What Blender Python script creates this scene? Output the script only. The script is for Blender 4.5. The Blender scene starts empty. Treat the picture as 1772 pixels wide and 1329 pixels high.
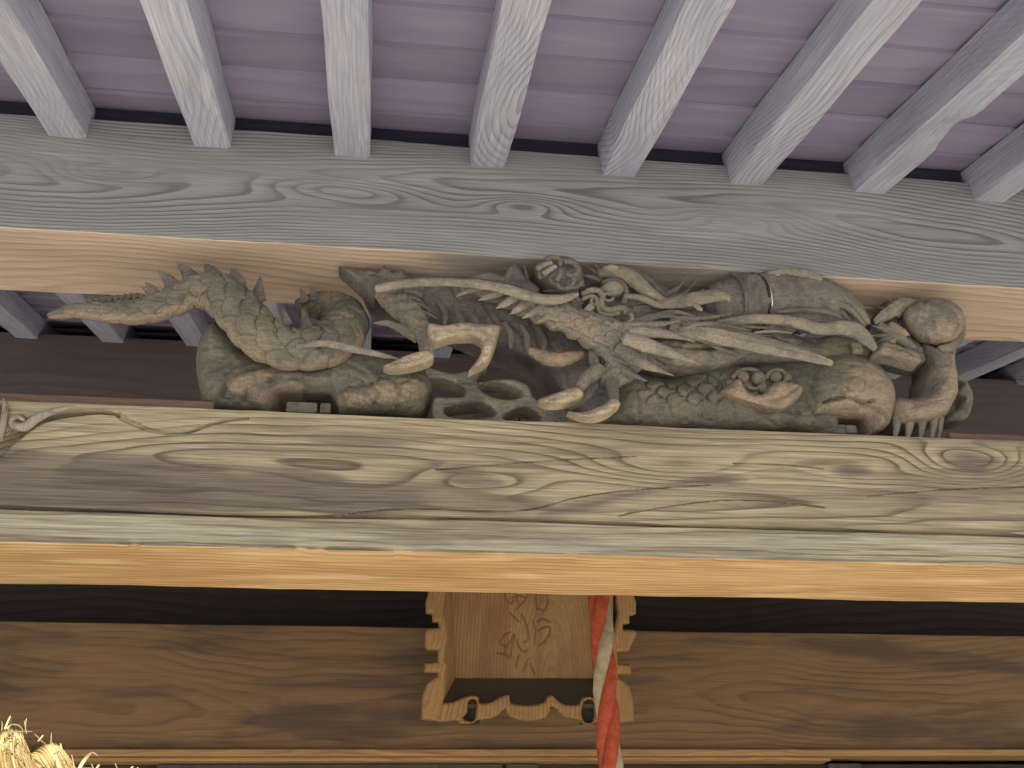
import bpy, math, random
import numpy as np
from mathutils import Matrix, Vector
random.seed(5)
rng = np.random.default_rng(5)
scene = bpy.context.scene
rad = math.radians
# ------------------------------------------------------------------ camera
CAMZ = 1.5
FPX, CX, CY = 1805.3, 886.0, 664.5
yaw, pitch, roll, RP = [rad(v) for v in (8.1507, 29.5765, -1.53199, 16.365)]
_f = np.array([math.sin(yaw)*math.cos(pitch), math.cos(yaw)*math.cos(pitch), math.sin(pitch)])
_r = np.array([math.cos(yaw), -math.sin(yaw), 0.0])
_u = np.cross(_r, _f)
RR = math.cos(roll)*_r + math.sin(roll)*_u
UU = -math.sin(roll)*_r + math.cos(roll)*_u
FF = _f
cam_d = bpy.data.cameras.new('camera')
cam_d.sensor_width = 36.0
cam_d.lens = FPX/1772*36
cam_d.clip_start = 0.05
cam_d.clip_end = 2000
cam = bpy.data.objects.new('camera', cam_d)
scene.collection.objects.link(cam)
cam.matrix_world = Matrix(((RR[0], UU[0], -FF[0], 0), (RR[1], UU[1], -FF[1], 0), (RR[2], UU[2], -FF[2], CAMZ), (0, 0, 0, 1)))
scene.camera = cam
# ------------------------------------------------------------------ world, sun, exposure
SUN_EL, SUN_AZ = 44.0, 8.0          # sun behind the viewer
w = bpy.data.worlds.new('World')
scene.world = w
w.use_nodes = True
wn = w.node_tree
sky = wn.nodes.new('ShaderNodeTexSky')
sky.sky_type = 'NISHITA'
sky.sun_disc = False
sky.sun_elevation = rad(SUN_EL)
sky.sun_rotation = rad(180 + SUN_AZ)
bg = wn.nodes['Background']
bg.inputs['Strength'].default_value = 0.06
wn.links.new(sky.outputs[0], bg.inputs[0])
sd = bpy.data.lights.new('sun', 'SUN')
sd.energy = 4.8
sd.angle = rad(0.5)
sd.color = (1.0, 0.96, 0.90)
so = bpy.data.objects.new('sun', sd)
so.rotation_euler = (rad(90 - SUN_EL), 0, rad(-SUN_AZ))
scene.collection.objects.link(so)
scene.view_settings.view_transform = 'Standard'
scene.view_settings.look = 'None'
scene.view_settings.gamma = 1
scene.view_settings.use_curve_mapping = False
scene.view_settings.exposure = 1.35
scene.render.engine = 'CYCLES'
scene.cycles.use_denoising = True
scene.cycles.use_adaptive_sampling = True
scene.cycles.adaptive_threshold = 0.02
scene.cycles.max_bounces = 5
scene.cycles.diffuse_bounces = 4
scene.cycles.glossy_bounces = 1
scene.cycles.sample_clamp_indirect = 3.0
# ------------------------------------------------------------------ photo-to-place helpers
def ray(x, y):
    x = np.asarray(x, float); y = np.asarray(y, float)
    return FF + ((x-CX)/FPX)[..., None]*RR - ((y-CY)/FPX)[..., None]*UU
def P(x, y, Y):
    """point standing at depth Y that the photograph shows at pixel x, y"""
    d = ray(x, y)
    p = d*(np.asarray(Y, float)/d[..., 1])[..., None]
    return p + np.array([0, 0, CAMZ])
def mpp(p):
    return (np.asarray(p)-np.array([0, 0, CAMZ]))@FF/FPX
def catmull(pts, n=8, closed=False):
    p = np.asarray(pts, float)
    N = len(p)
    out = []
    rngi = range(N if closed else N-1)
    for i in rngi:
        if closed:
            a, b, c, d = p[(i-1) % N], p[i], p[(i+1) % N], p[(i+2) % N]
        else:
            b, c = p[i], p[i+1]
            a = p[i-1] if i > 0 else 2*b-c
            d = p[i+2] if i+2 < N else 2*c-b
        for k in range(n):
            t = k/n
            out.append(0.5*((2*b)+(-a+c)*t+(2*a-5*b+4*c-d)*t*t+(-a+3*b-3*c+d)*t**3))
    if not closed:
        out.append(p[-1])
    return np.array(out)
def segdist(px, py, poly, closed=True):
    """distance of points to a polyline, and the nearest point, and position along it"""
    poly = np.asarray(poly, float)
    a = poly if closed else poly[:-1]
    b = np.roll(poly, -1, 0) if closed else poly[1:]
    best = np.full(px.shape, 1e9); bx = px.copy(); by = py.copy(); bt = np.zeros(px.shape)
    n = len(a)
    for i in range(n):
        ex, ey = b[i]-a[i]
        L2 = ex*ex+ey*ey+1e-12
        t = np.clip(((px-a[i][0])*ex+(py-a[i][1])*ey)/L2, 0, 1)
        qx = a[i][0]+t*ex; qy = a[i][1]+t*ey
        d = np.hypot(px-qx, py-qy)
        m = d < best
        best = np.where(m, d, best); bx = np.where(m, qx, bx); by = np.where(m, qy, by)
        bt = np.where(m, (i+t)/n, bt)
    return best, bx, by, bt
def inside(px, py, poly):
    poly = np.asarray(poly, float)
    c = np.zeros(px.shape, bool)
    j = len(poly)-1
    for i in range(len(poly)):
        xi, yi = poly[i]; xj, yj = poly[j]
        if yi != yj:
            m = ((yi > py) != (yj > py)) & (px < (xj-xi)*(py-yi)/(yj-yi)+xi)
            c ^= m
        j = i
    return c
def vnoise(x, y, seed=0):
    """smooth value noise in -1..1"""
    r = np.random.default_rng(seed).random((64, 64))*2-1
    xi = np.floor(x).astype(int); yi = np.floor(y).astype(int)
    fx = x-xi; fy = y-yi
    fx = fx*fx*(3-2*fx); fy = fy*fy*(3-2*fy)
    g = lambda a, b: r[a % 64, b % 64]
    return (g(xi, yi)*(1-fx)+g(xi+1, yi)*fx)*(1-fy)+(g(xi, yi+1)*(1-fx)+g(xi+1, yi+1)*fx)*fy
COL = scene.collection
def set_attr(o, name, vals):
    at = o.data.attributes.new(name, 'FLOAT', 'POINT')
    at.data.foreach_set('value', np.asarray(vals, np.float32))
def link_mesh(name, verts, faces, mats, parent=None, mi=None, smooth=True, angle=40):
    me = bpy.data.meshes.new(name)
    me.from_pydata([tuple(v) for v in verts], [], [tuple(int(i) for i in f) for f in faces])
    for m in (mats if isinstance(mats, (list, tuple)) else [mats]):
        me.materials.append(m)
    if mi is not None:
        me.polygons.foreach_set('material_index', np.asarray(mi, np.int32))
    if smooth:
        me.polygons.foreach_set('use_smooth', np.ones(len(me.polygons), bool))
        me.set_sharp_from_angle(angle=rad(angle))
    me.update()
    o = bpy.data.objects.new(name, me)
    COL.objects.link(o)
    if parent is not None:
        o.parent = parent
    return o
def tag(o, label=None, cat=None, group=None, kind=None):
    if label: o['label'] = label
    if cat: o['category'] = cat
    if group: o['group'] = group
    if kind: o['kind'] = kind
    return o
def empty(name, label, cat, group=None):
    o = bpy.data.objects.new(name, None)
    o.empty_display_size = 0.1
    COL.objects.link(o)
    return tag(o, label, cat, group)
def box_data(x0, x1, y0, y1, z0, z1, b=0.0):
    """box with chamfered edges"""
    import itertools
    if b <= 0:
        v = [(x, y, z) for x in (x0, x1) for y in (y0, y1) for z in (z0, z1)]
        f = [(0, 1, 3, 2), (4, 6, 7, 5), (0, 4, 5, 1), (2, 3, 7, 6), (0, 2, 6, 4), (1, 5, 7, 3)]
        return v, f
    import bmesh
    bm = bmesh.new()
    vs = [bm.verts.new(c) for c in [(x, y, z) for x in (x0, x1) for y in (y0, y1) for z in (z0, z1)]]
    for f in [(0, 1, 3, 2), (4, 6, 7, 5), (0, 4, 5, 1), (2, 3, 7, 6), (0, 2, 6, 4), (1, 5, 7, 3)]:
        bm.faces.new([vs[i] for i in f])
    bmesh.ops.bevel(bm, geom=bm.edges[:], offset=b, segments=2, affect='EDGES', profile=0.6)
    bmesh.ops.recalc_face_normals(bm, faces=bm.faces[:])
    bm.verts.index_update()
    v = [tuple(q.co) for q in bm.verts]; f = [[q.index for q in g.verts] for g in bm.faces]
    bm.free()
    return v, f
def box(name, x0, x1, y0, y1, z0, z1, mat, parent=None, b=0.004):
    v, f = box_data(x0, x1, y0, y1, z0, z1, b)
    return link_mesh(name, v, f, mat, parent, smooth=False)
# ------------------------------------------------------------------ materials
class G:
    def __init__(s, name):
        s.m = bpy.data.materials.new(name); s.m.use_nodes = True
        s.t = s.m.node_tree; s.b = s.t.nodes['Principled BSDF']
    def n(s, typ, **kw):
        nd = s.t.nodes.new(typ)
        for k, v in kw.items():
            setattr(nd, k, v)
        return nd
    def put(s, sock, v):
        if isinstance(v, bpy.types.NodeSocket): s.t.links.new(v, sock)
        elif v is not None: sock.default_value = v
    def math(s, op, a, b=None, c=None, clamp=False):
        nd = s.n('ShaderNodeMath', operation=op, use_clamp=clamp)
        s.put(nd.inputs[0], a)
        if b is not None: s.put(nd.inputs[1], b)
        if c is not None: s.put(nd.inputs[2], c)
        return nd.outputs[0]
    def vec(s, x, y, z):
        nd = s.n('ShaderNodeCombineXYZ')
        for i, v in enumerate((x, y, z)): s.put(nd.inputs[i], v)
        return nd.outputs[0]
    def noise(s, v, scale=1.0, detail=2.0, rough=0.5, dist=0.0):
        nd = s.n('ShaderNodeTexNoise')
        s.put(nd.inputs['Vector'], v)
        nd.inputs['Scale'].default_value = scale; nd.inputs['Detail'].default_value = detail
        nd.inputs['Roughness'].default_value = rough; nd.inputs['Distortion'].default_value = dist
        return nd.outputs[0]
    def ramp(s, f, stops, interp='LINEAR'):
        nd = s.n('ShaderNodeValToRGB')
        e = nd.color_ramp; e.interpolation = interp
        while len(e.elements) < len(stops): e.elements.new(0.5)
        for el, (p, c) in zip(e.elements, stops):
            el.position = p; el.color = (*c, 1) if len(c) == 3 else c
        s.put(nd.inputs[0], f)
        return nd.outputs[0]
    def step(s, f, a, b):
        nd = s.n('ShaderNodeMapRange', interpolation_type='SMOOTHSTEP')
        s.put(nd.inputs[0], f)
        nd.inputs[1].default_value = a; nd.inputs[2].default_value = b
        return nd.outputs[0]
    def mix(s, f, a, b, mode='MIX'):
        nd = s.n('ShaderNodeMix', data_type='RGBA', blend_type=mode)
        s.put(nd.inputs[0], f)
        for i, v in ((6, a), (7, b)):
            if isinstance(v, tuple): v = (*v, 1) if len(v) == 3 else v
            s.put(nd.inputs[i], v)
        return nd.outputs[2]
    def bump(s, h, dist=0.003, strength=1.0):
        nd = s.n('ShaderNodeBump')
        nd.inputs['Distance'].default_value = dist; nd.inputs['Strength'].default_value = strength
        s.put(nd.inputs['Height'], h)
        s.t.links.new(nd.outputs[0], s.b.inputs['Normal'])
def wood(name, early, late, stain=None, axis='X', freq=110, pith=(0, 0), wander=0.07, wf=0.9, wob=0.02, stain_amt=0.6,
         late_at=0.62, fiber=0.22, crack=0.0, bump=0.0025, rough=0.78, rnd=True, wa=2.0, knots=(), vary=0.0, tone=0.0, pale=None, stain2=None, patch=None, patch_amt=0.0):
    g = G(name)
    tc = g.n('ShaderNodeTexCoord')
    sp = g.n('ShaderNodeSeparateXYZ'); g.put(sp.inputs[0], tc.outputs['Object'])
    ix = {'X': (0, 1, 2), 'Y': (1, 0, 2), 'Z': (2, 0, 1)}[axis]
    a, v, q = [sp.outputs[i] for i in ix]
    oi = g.n('ShaderNodeObjectInfo')
    R = g.math('MULTIPLY', oi.outputs['Random'], 31.0 if rnd else 0.0)
    aw = g.math('ADD', a, R)
    n1 = g.math('SUBTRACT', g.noise(g.vec(g.math('MULTIPLY', aw, wf), g.math('MULTIPLY', v, 1.5), g.math('MULTIPLY', q, 1.5)), 1, 0), 0.5)
    n2 = g.math('SUBTRACT', g.noise(g.vec(g.math('MULTIPLY_ADD', aw, wf*1.3, 7.3), g.math('MULTIPLY', q, 1.5), g.math('MULTIPLY', v, 1.5)), 1, 0), 0.5)
    vv = g.math('MULTIPLY_ADD', n1, wander*2, g.math('SUBTRACT', v, pith[0]))
    qq = g.math('MULTIPLY_ADD', n2, wander*2, g.math('SUBTRACT', q, pith[1]))
    r = g.math('SQRT', g.math('ADD', g.math('MULTIPLY', vv, vv), g.math('MULTIPLY', qq, qq)))
    n3 = g.math('SUBTRACT', g.noise(g.vec(g.math('MULTIPLY', aw, wa), g.math('MULTIPLY', v, 7), g.math('MULTIPLY', q, 7)), 1, 2, 0.5), 0.5)
    r = g.math('MULTIPLY_ADD', n3, wob*2, r)
    for (a0, q0, sa, sq, amp) in knots:
        dx = g.math('MULTIPLY', g.math('SUBTRACT', a, a0), 1/sa); dq = g.math('MULTIPLY', g.math('SUBTRACT', q, q0), 1/sq)
        e = g.math('EXPONENT', g.math('MULTIPLY', g.math('ADD', g.math('MULTIPLY', dx, dx), g.math('MULTIPLY', dq, dq)), -1.0))
        r = g.math('MULTIPLY_ADD', e, amp, r)
    ring = g.math('FRACT', g.math('MULTIPLY', r, freq))
    lw = g.ramp(ring, [(0, (0, 0, 0)), (late_at-0.3, (0.06,)*3), (late_at, (0.35,)*3), (late_at+0.2, (1, 1, 1)), (0.94, (0.85,)*3), (1, (0, 0, 0))])
    # rings fade in and out along the timber
    vis = g.step(g.noise(g.vec(g.math('MULTIPLY', aw, 1.1), g.math('MULTIPLY', v, 5), g.math('MULTIPLY', q, 5)), 1.3, 0), 0.25, 0.6)
    lwv = g.math('MULTIPLY', lw, g.math('MULTIPLY_ADD', vis, 0.72, 0.28))
    if vary:
        rv_ = g.math('FRACT', g.math('MULTIPLY', oi.outputs['Random'], 7.31))
        lwv = g.math('MULTIPLY', lwv, g.math('MULTIPLY_ADD', g.math('MULTIPLY', rv_, rv_), 1.0-vary, vary))
    fib = g.noise(g.vec(g.math('MULTIPLY', aw, 5), g.math('MULTIPLY', v, 210), g.math('MULTIPLY', q, 210)), 1, 2, 0.65)
    col = g.mix(lwv, early, late)
    if stain:
        st = g.step(g.noise(g.vec(g.math('MULTIPLY', aw, 1.2), g.math('MULTIPLY', v, 8), g.math('MULTIPLY', q, 8)), 1, 3, 0.6), 0.44, 0.64)
        col = g.mix(g.math('MULTIPLY', st, stain_amt), col, stain)
    at = g.n('ShaderNodeAttribute'); at.attribute_name = 'stain'
    if stain2:
        sn = g.noise(g.vec(g.math('MULTIPLY', aw, 4), g.math('MULTIPLY', v, 30), g.math('MULTIPLY', q, 30)), 1, 2, 0.6)
        sf = g.math('MULTIPLY', g.step(g.math('ADD', at.outputs['Fac'], g.math('MULTIPLY_ADD', sn, 0.8, -0.4)), 0.3, 0.75), 0.8)
        col = g.mix(sf, col, stain2)
    if pale:
        ap = g.n('ShaderNodeAttribute'); ap.attribute_name = 'pale'
        pn = g.noise(g.vec(g.math('MULTIPLY', aw, 2.2), g.math('MULTIPLY', v, 45), g.math('MULTIPLY', q, 45)), 1, 3, 0.6)
        col = g.mix(g.math('MULTIPLY', g.math('MULTIPLY', ap.outputs['Fac'], g.step(pn, 0.4, 0.62)), 0.85), col, pale)
    if patch:
        pt = g.step(g.noise(g.vec(g.math('MULTIPLY_ADD', aw, 2.3, 4.0), g.math('MULTIPLY', v, 14), g.math('MULTIPLY', q, 14)), 1, 2, 0.6), 0.5, 0.72)
        col = g.mix(g.math('MULTIPLY', pt, patch_amt), col, patch)
    fm = g.math('MULTIPLY_ADD', g.math('SUBTRACT', fib, 0.5), fiber*4.5, 1.0)
    cc = g.n('ShaderNodeMix', data_type='RGBA', blend_type='MULTIPLY'); cc.inputs[0].default_value = 1
    g.put(cc.inputs[6], col)
    g.put(cc.inputs[7], g.vec(fm, fm, fm))
    col = cc.outputs[2]
    h = g.math('MULTIPLY_ADD', lwv, 0.6, g.math('MULTIPLY', fib, 0.7))
    if crack > 0:
        cn = g.noise(g.vec(g.math('MULTIPLY', aw, 0.55), g.math('MULTIPLY', v, 11), g.math('MULTIPLY', q, 11)), 1, 1.5, 0.45)
        ca = g.math('ABSOLUTE', g.math('SUBTRACT', cn, 0.5))
        cl = g.step(ca, 0.010, 0.002)
        cm = g.step(g.noise(g.vec(g.math('MULTIPLY', aw, 1.8), g.math('MULTIPLY', v, 9), 3.3), 1, 1), 0.47, 0.58)
        ck = g.math('MULTIPLY', g.math('MULTIPLY', cl, cm), crack)
        col = g.mix(ck, col, (0.02, 0.015, 0.01))
        h = g.math('SUBTRACT', h, g.math('MULTIPLY', ck, 1.5))
    if tone:
        rt = g.math('MULTIPLY_ADD', g.math('FRACT', g.math('MULTIPLY', oi.outputs['Random'], 13.7)), tone*2, 1.0-tone)
        c2 = g.n('ShaderNodeMix', data_type='RGBA', blend_type='MULTIPLY'); c2.inputs[0].default_value = 1
        g.put(c2.inputs[6], col); g.put(c2.inputs[7], g.vec(rt, rt, rt)); col = c2.outputs[2]
    g.put(g.b.inputs['Base Color'], col)
    g.b.inputs['Roughness'].default_value = rough
    g.b.inputs['Specular IOR Level'].default_value = 0.25
    g.bump(h, bump, 0.8)
    return g.m
M = {}
def KN(l):
    return [(float(P(x, y, 2.3)[0]), float(P(x, y, 2.3)[2]), sx*0.00145, sy*0.00155, am) for x, y, sx, sy, am in l]
def simple(name, c1, c2, scale=60, rough=0.8, bump=0.002, dark=None):
    g = G(name)
    tc = g.n('ShaderNodeTexCoord'); c = tc.outputs['Object']
    n = g.noise(c, scale, 4, 0.6)
    g.put(g.b.inputs['Base Color'], g.mix(g.step(n, 0.3, 0.7), c1, c2))
    g.b.inputs['Roughness'].default_value = rough
    g.b.inputs['Specular IOR Level'].default_value = 0.2
    g.bump(g.noise(c, scale*4, 3, 0.7), bump, 0.8)
    return g.m
M['eave_front'] = wood('weathered_grey_beam', (0.325, 0.342, 0.35), (0.15, 0.158, 0.162), (0.235, 0.25, 0.258), freq=95, pith=(2.41, 3.42), wander=0.09, wf=0.7, wob=0.012, stain_amt=0.45, rnd=False, fiber=0.2, bump=0.0016, wa=2.2, knots=KN(((600, 330, 150, 26, 0.05), (905, 355, 90, 22, 0.04), (1290, 380, 110, 24, 0.04), (180, 300, 90, 20, 0.035))))
M['eave_under'] = wood('pale_beam_underside', stain2=(0.25, 0.235, 0.235), early=(0.66, 0.53, 0.405), late=(0.52, 0.40, 0.29), stain=(0.46, 0.37, 0.31), freq=60, pith=(2.7, 3.6), wander=0.05, rnd=False, fiber=0.16, stain_amt=0.5, bump=0.001)
M['beam_front'] = wood('weathered_olive_beam', (0.385, 0.332, 0.222), (0.122, 0.094, 0.062), (0.20, 0.168, 0.125), freq=82, late_at=0.68, pale=(0.40, 0.37, 0.28), pith=(2.41, 2.53), wander=0.10, wf=0.5, wob=0.018, wa=1.6, stain_amt=0.78, rnd=False, fiber=0.36, bump=0.003, patch=(0.34, 0.29, 0.185), patch_amt=0.4, stain2=(0.125, 0.10, 0.085), knots=KN(((1675, 803, 120, 38, 0.075), (835, 832, 110, 24, 0.035), (1170, 812, 190, 30, 0.045), (1480, 822, 120, 20, 0.025), (420, 790, 220, 22, -0.02))))
M['beam_under'] = wood('orange_beam_underside', (0.57, 0.385, 0.185), (0.37, 0.215, 0.088), (0.39, 0.225, 0.095), freq=60, pith=(2.9, 2.6), wander=0.05, rnd=False, fiber=0.26, stain_amt=0.6, bump=0.0012, patch=(0.72, 0.54, 0.30), patch_amt=0.65)
M['rafter'] = wood('grey_rafter', (0.45, 0.475, 0.58), (0.215, 0.225, 0.28), (0.325, 0.345, 0.44), axis='Y', freq=75, pith=(0.09, -0.10), wander=0.13, wf=1.3, wob=0.012, wa=3.0, fiber=0.22, stain_amt=0.6, bump=0.003, vary=0.22, tone=0.10, patch=(0.55, 0.56, 0.63), patch_amt=0.5)
M['board'] = wood('mauve_roof_board', (0.31, 0.285, 0.395), (0.275, 0.25, 0.35), (0.245, 0.225, 0.335), tone=0.10, freq=20, pith=(0.3, 0.4), wander=0.05, fiber=0.05, stain_amt=0.6, bump=0.0004)
M['rear'] = wood('dark_brown_beam', (0.225, 0.138, 0.07), (0.155, 0.095, 0.051), (0.075, 0.056, 0.042), freq=45, pith=(4.2, 2.5), wander=0.12, wob=0.03, rnd=False, fiber=0.18, stain_amt=0.75, bump=0.001, patch=(0.21, 0.135, 0.07), patch_amt=0.6)  # dark patches: soft shadows on this beam put into the stain colour
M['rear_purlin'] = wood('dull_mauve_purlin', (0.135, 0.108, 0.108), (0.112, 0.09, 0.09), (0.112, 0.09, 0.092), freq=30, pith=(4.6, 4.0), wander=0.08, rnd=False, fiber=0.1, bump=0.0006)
M['trim'] = wood('honey_trim', (0.42, 0.26, 0.115), (0.28, 0.16, 0.065), (0.33, 0.2, 0.09), freq=120, pith=(4.2, 2.3), wander=0.03, rnd=False, fiber=0.2)
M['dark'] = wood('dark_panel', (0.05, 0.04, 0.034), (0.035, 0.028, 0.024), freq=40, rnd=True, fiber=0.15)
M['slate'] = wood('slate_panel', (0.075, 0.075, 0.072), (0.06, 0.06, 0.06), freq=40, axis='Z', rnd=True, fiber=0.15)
M['sill'] = wood('red_brown_strip', (0.17, 0.11, 0.085), (0.13, 0.085, 0.06), freq=70, fiber=0.15)
M['plaque'] = wood('plaque_panel', (0.32, 0.195, 0.088), (0.215, 0.125, 0.058), (0.215, 0.105, 0.055), axis='Z', freq=75, pith=(0.70, 4.02), wander=0.03, wf=0.5, wob=0.008, rnd=False, fiber=0.14, stain_amt=0.7, bump=0.0008)
M['frame'] = wood('plaque_frame', (0.335, 0.20, 0.08), (0.225, 0.128, 0.05), (0.235, 0.137, 0.058), axis='Z', freq=70, pith=(0.2, 3.8), wander=0.03, fiber=0.15, bump=0.001)
M['frame_shade'] = wood('plaque_slope_shade', (0.085, 0.062, 0.042), (0.065, 0.047, 0.033), axis='X', freq=60, fiber=0.15, bump=0.001)  # shade on the bottom slope put into its colour
M['shade_infill'] = wood('infill_shade_tone', (0.035, 0.038, 0.062), (0.026, 0.028, 0.048), freq=40, fiber=0.12, bump=0.0006)  # navy shade above the beam put into the board colour
M['roofing'] = simple('roof_bark', (0.1, 0.08, 0.06), (0.06, 0.05, 0.04), 20)
M['post'] = wood('weathered_post', (0.33, 0.30, 0.24), (0.2, 0.17, 0.13), axis='Z', freq=60, fiber=0.2)
def carving_mat(name, base, alt, tan, tan_amt=0.35, scale=9.0, bare=(0.36, 0.285, 0.21)):
    g = G(name)
    tc = g.n('ShaderNodeTexCoord'); c = tc.outputs['Object']
    n1 = g.noise(c, scale, 3, 0.6)
    col = g.mix(g.step(n1, 0.36, 0.62), base, alt)
    n2 = g.noise(c, scale*1.7, 3, 0.6)
    col = g.mix(g.math('MULTIPLY', g.step(n2, 0.46, 0.62), tan_amt), col, tan)
    at = g.n('ShaderNodeAttribute'); at.attribute_name = 'bare'
    bn = g.noise(c, 45, 2, 0.6)
    bf = g.step(g.math('ADD', at.outputs['Fac'], g.math('MULTIPLY_ADD', bn, 0.9, -0.45)), 0.3, 0.7)
    col = g.mix(g.math('MULTIPLY', bf, 0.6), col, bare)
    mp = g.n('ShaderNodeMapping'); g.put(mp.inputs[0], c); mp.inputs['Scale'].default_value = (25, 170, 170)
    fib = g.noise(mp.outputs[0], 1, 2, 0.65)
    spk = g.noise(c, 240, 1, 0.6)
    k = g.math('MULTIPLY_ADD', g.math('SUBTRACT', g.math('MULTIPLY_ADD', fib, 0.5, g.math('MULTIPLY', spk, 0.5)), 0.5), 1.7, 1.0)
    cc = g.n('ShaderNodeMix', data_type='RGBA', blend_type='MULTIPLY'); cc.inputs[0].default_value = 1
    g.put(cc.inputs[6], col); g.put(cc.inputs[7], g.vec(k, k, k))
    g.put(g.b.inputs['Base Color'], cc.outputs[2])
    g.b.inputs['Roughness'].default_value = 0.82
    g.b.inputs['Specular IOR Level'].default_value = 0.2
    vo = g.n('ShaderNodeTexVoronoi'); g.put(vo.inputs['Vector'], c); vo.inputs['Scale'].default_value = 75     # chisel facets
    h = g.math('MULTIPLY_ADD', g.noise(c, 70, 3, 0.65), 0.8, g.math('MULTIPLY', fib, 0.6))
    h = g.math('MULTIPLY_ADD', vo.outputs['Distance'], 0.3, h)
    g.bump(h, 0.0042, 0.8)
    return g.m
M['dragon'] = carving_mat('weathered_carving', (0.139, 0.134, 0.114), (0.217, 0.201, 0.166), (0.342, 0.276, 0.205), 0.4)
M['dragon_dark'] = carving_mat('grey_carving', (0.119, 0.116, 0.112), (0.178, 0.168, 0.156), (0.252, 0.217, 0.187), 0.4)
M['dragon_green'] = carving_mat('mossy_carving', (0.113, 0.116, 0.093), (0.178, 0.169, 0.135), (0.305, 0.244, 0.181), 0.35, 7.0)
M['dragon_tan'] = carving_mat('bare_wood_carving', (0.373, 0.288, 0.203), (0.282, 0.226, 0.169), (0.186, 0.166, 0.136), 0.55, 13.0)
M['claw'] = carving_mat('pale_claw_wood', (0.452, 0.373, 0.266), (0.328, 0.277, 0.203), (0.215, 0.192, 0.153), 0.5, 14.0)
M['whisker'] = carving_mat('pale_whisker_wood', (0.299, 0.269, 0.215), (0.232, 0.212, 0.175), (0.158, 0.153, 0.130), 0.6, 12.0)
M['red_cloth'] = simple('red_cloth', (0.46, 0.098, 0.045), (0.31, 0.058, 0.03), 45, 0.9)
M['white_cloth'] = simple('cream_cloth', (0.46, 0.385, 0.24), (0.30, 0.25, 0.16), 30, 0.9)
M['straw'] = simple('straw', (0.46, 0.355, 0.165), (0.32, 0.235, 0.09), 25, 0.6)
M['straw_pale'] = simple('pale_straw', (0.58, 0.48, 0.28), (0.45, 0.36, 0.18), 25, 0.6)
M['ink'] = simple('carved_letter', (0.17, 0.095, 0.048), (0.215, 0.125, 0.062), 40, 0.9)
M['iron'] = simple('dark_iron', (0.025, 0.026, 0.028), (0.045, 0.042, 0.04), 50, 0.6)
M['glint_metal'] = simple('bright_glint', (0.6, 0.58, 0.52), (0.5, 0.48, 0.42), 50, 0.25)  # bright metal standing in for the glint on the snout
M['glint_metal'].node_tree.nodes['Principled BSDF'].inputs['Metallic'].default_value = 1.0
M['stone'] = simple('sunlit_paving', (0.52, 0.47, 0.40), (0.45, 0.405, 0.345), 3, 0.9)
# ------------------------------------------------------------------ setting: ground, roof, beams
BY = 2.30                    # front plane of the two porch beams
tanr = math.tan(RP)
v, f = box_data(-400, 400, -400, 400, -0.3, 0)
tag(link_mesh('ground', v, f, M['stone'], smooth=False), kind='structure')
# veranda floor of the hall, out of view, added to darken the rear beam
box_o = box('added_veranda_floor', -4.5, 6.5, 3.55, 7.0, 0.0, 0.75, M['dark'], None, 0.01)
tag(box_o, kind='structure')

def sweep_beam(name, x0, x1, y0, y1, z0, z1, mats, dense=None, nf=40, disp=None, parent=None, wob=0.0022, seed=1, ch=0.0022):
    """timber with slightly uneven arrises; front face dense enough for carved relief"""
    xs = np.linspace(x0, x1, 160)
    if dense:
        xs = np.concatenate([np.linspace(x0, dense[0], 20)[:-1], np.linspace(dense[0], dense[1], dense[2]), np.linspace(dense[1], x1, 20)[1:]])
    prof = []
    for z in np.linspace(z1-ch, z0+ch, nf): prof.append((y0, z, 0))
    prof.append((y0+ch*0.35, z0+ch*0.35, 1))
    for y in np.linspace(y0+ch, y1-ch, 7): prof.append((y, z0, 1))
    prof.append((y1-ch*0.35, z0+ch*0.35, 1))
    for z in np.linspace(z0+ch, z1-ch, 5): prof.append((y1, z, 0))
    prof.append((y1-ch*0.35, z1-ch*0.35, 0))
    for y in np.linspace(y1-ch, y0+ch, 5): prof.append((y, z1, 0))
    prof.append((y0+ch*0.35, z1-ch*0.35, 0))
    pr = np.array(prof); n = len(pr); m = len(xs)
    X = np.repeat(xs[:, None], n, 1); Y = np.repeat(pr[None, :, 0], m, 0).copy(); Z = np.repeat(pr[None, :, 1], m, 0).copy()
    Z += wob*vnoise(X*3+Y*5, Y*9+Z*2, seed)+0.4*wob*vnoise(X*17, Z*40, seed+3)
    edge = np.exp(-((Z-z0)/0.012)**2)*np.exp(-((Y-y0)/0.012)**2)      # worn, chipped lower arris
    chip = np.clip(vnoise(X*13, X*0+seed, seed+5)*0.7+vnoise(X*41, X*0+3, seed+6)*0.6-0.25, 0, 1)*0.008
    Z += chip*edge; Y += chip*edge*0.7
    Y += wob*vnoise(X*4+9, Z*9, seed+1)
    if disp is not None:
        Y[:, :nf] += disp(X[:, :nf], Z[:, :nf])
    V = np.stack([X, Y, Z], -1).reshape(-1, 3)
    I = np.arange(m*n).reshape(m, n)
    Fq = np.stack([I[:-1, :], I[1:, :], np.roll(I, -1, 1)[1:, :], np.roll(I, -1, 1)[:-1, :]], -1).reshape(-1, 4)
    pr[nf-1, 2] = 1
    mi = np.tile((np.minimum(pr[:, 2], 1)), (m-1, 1)).reshape(-1).astype(int)
    F = [tuple(q) for q in Fq] + [tuple(I[0, :]), tuple(I[-1, ::-1])]
    mi = list(mi)+[0, 0]
    return link_mesh(name, V, F, mats, parent, mi, angle=24)
Z_ET, Z_EB = 2.112+CAMZ, 1.718+CAMZ
Z_LT, Z_LB = 1.213+CAMZ, 0.858+CAMZ
eave = sweep_beam('eave_beam', -2.6, 3.6, BY, BY+0.29, Z_EB, Z_ET, [M['eave_front'], M['eave_under']], seed=4)
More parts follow.
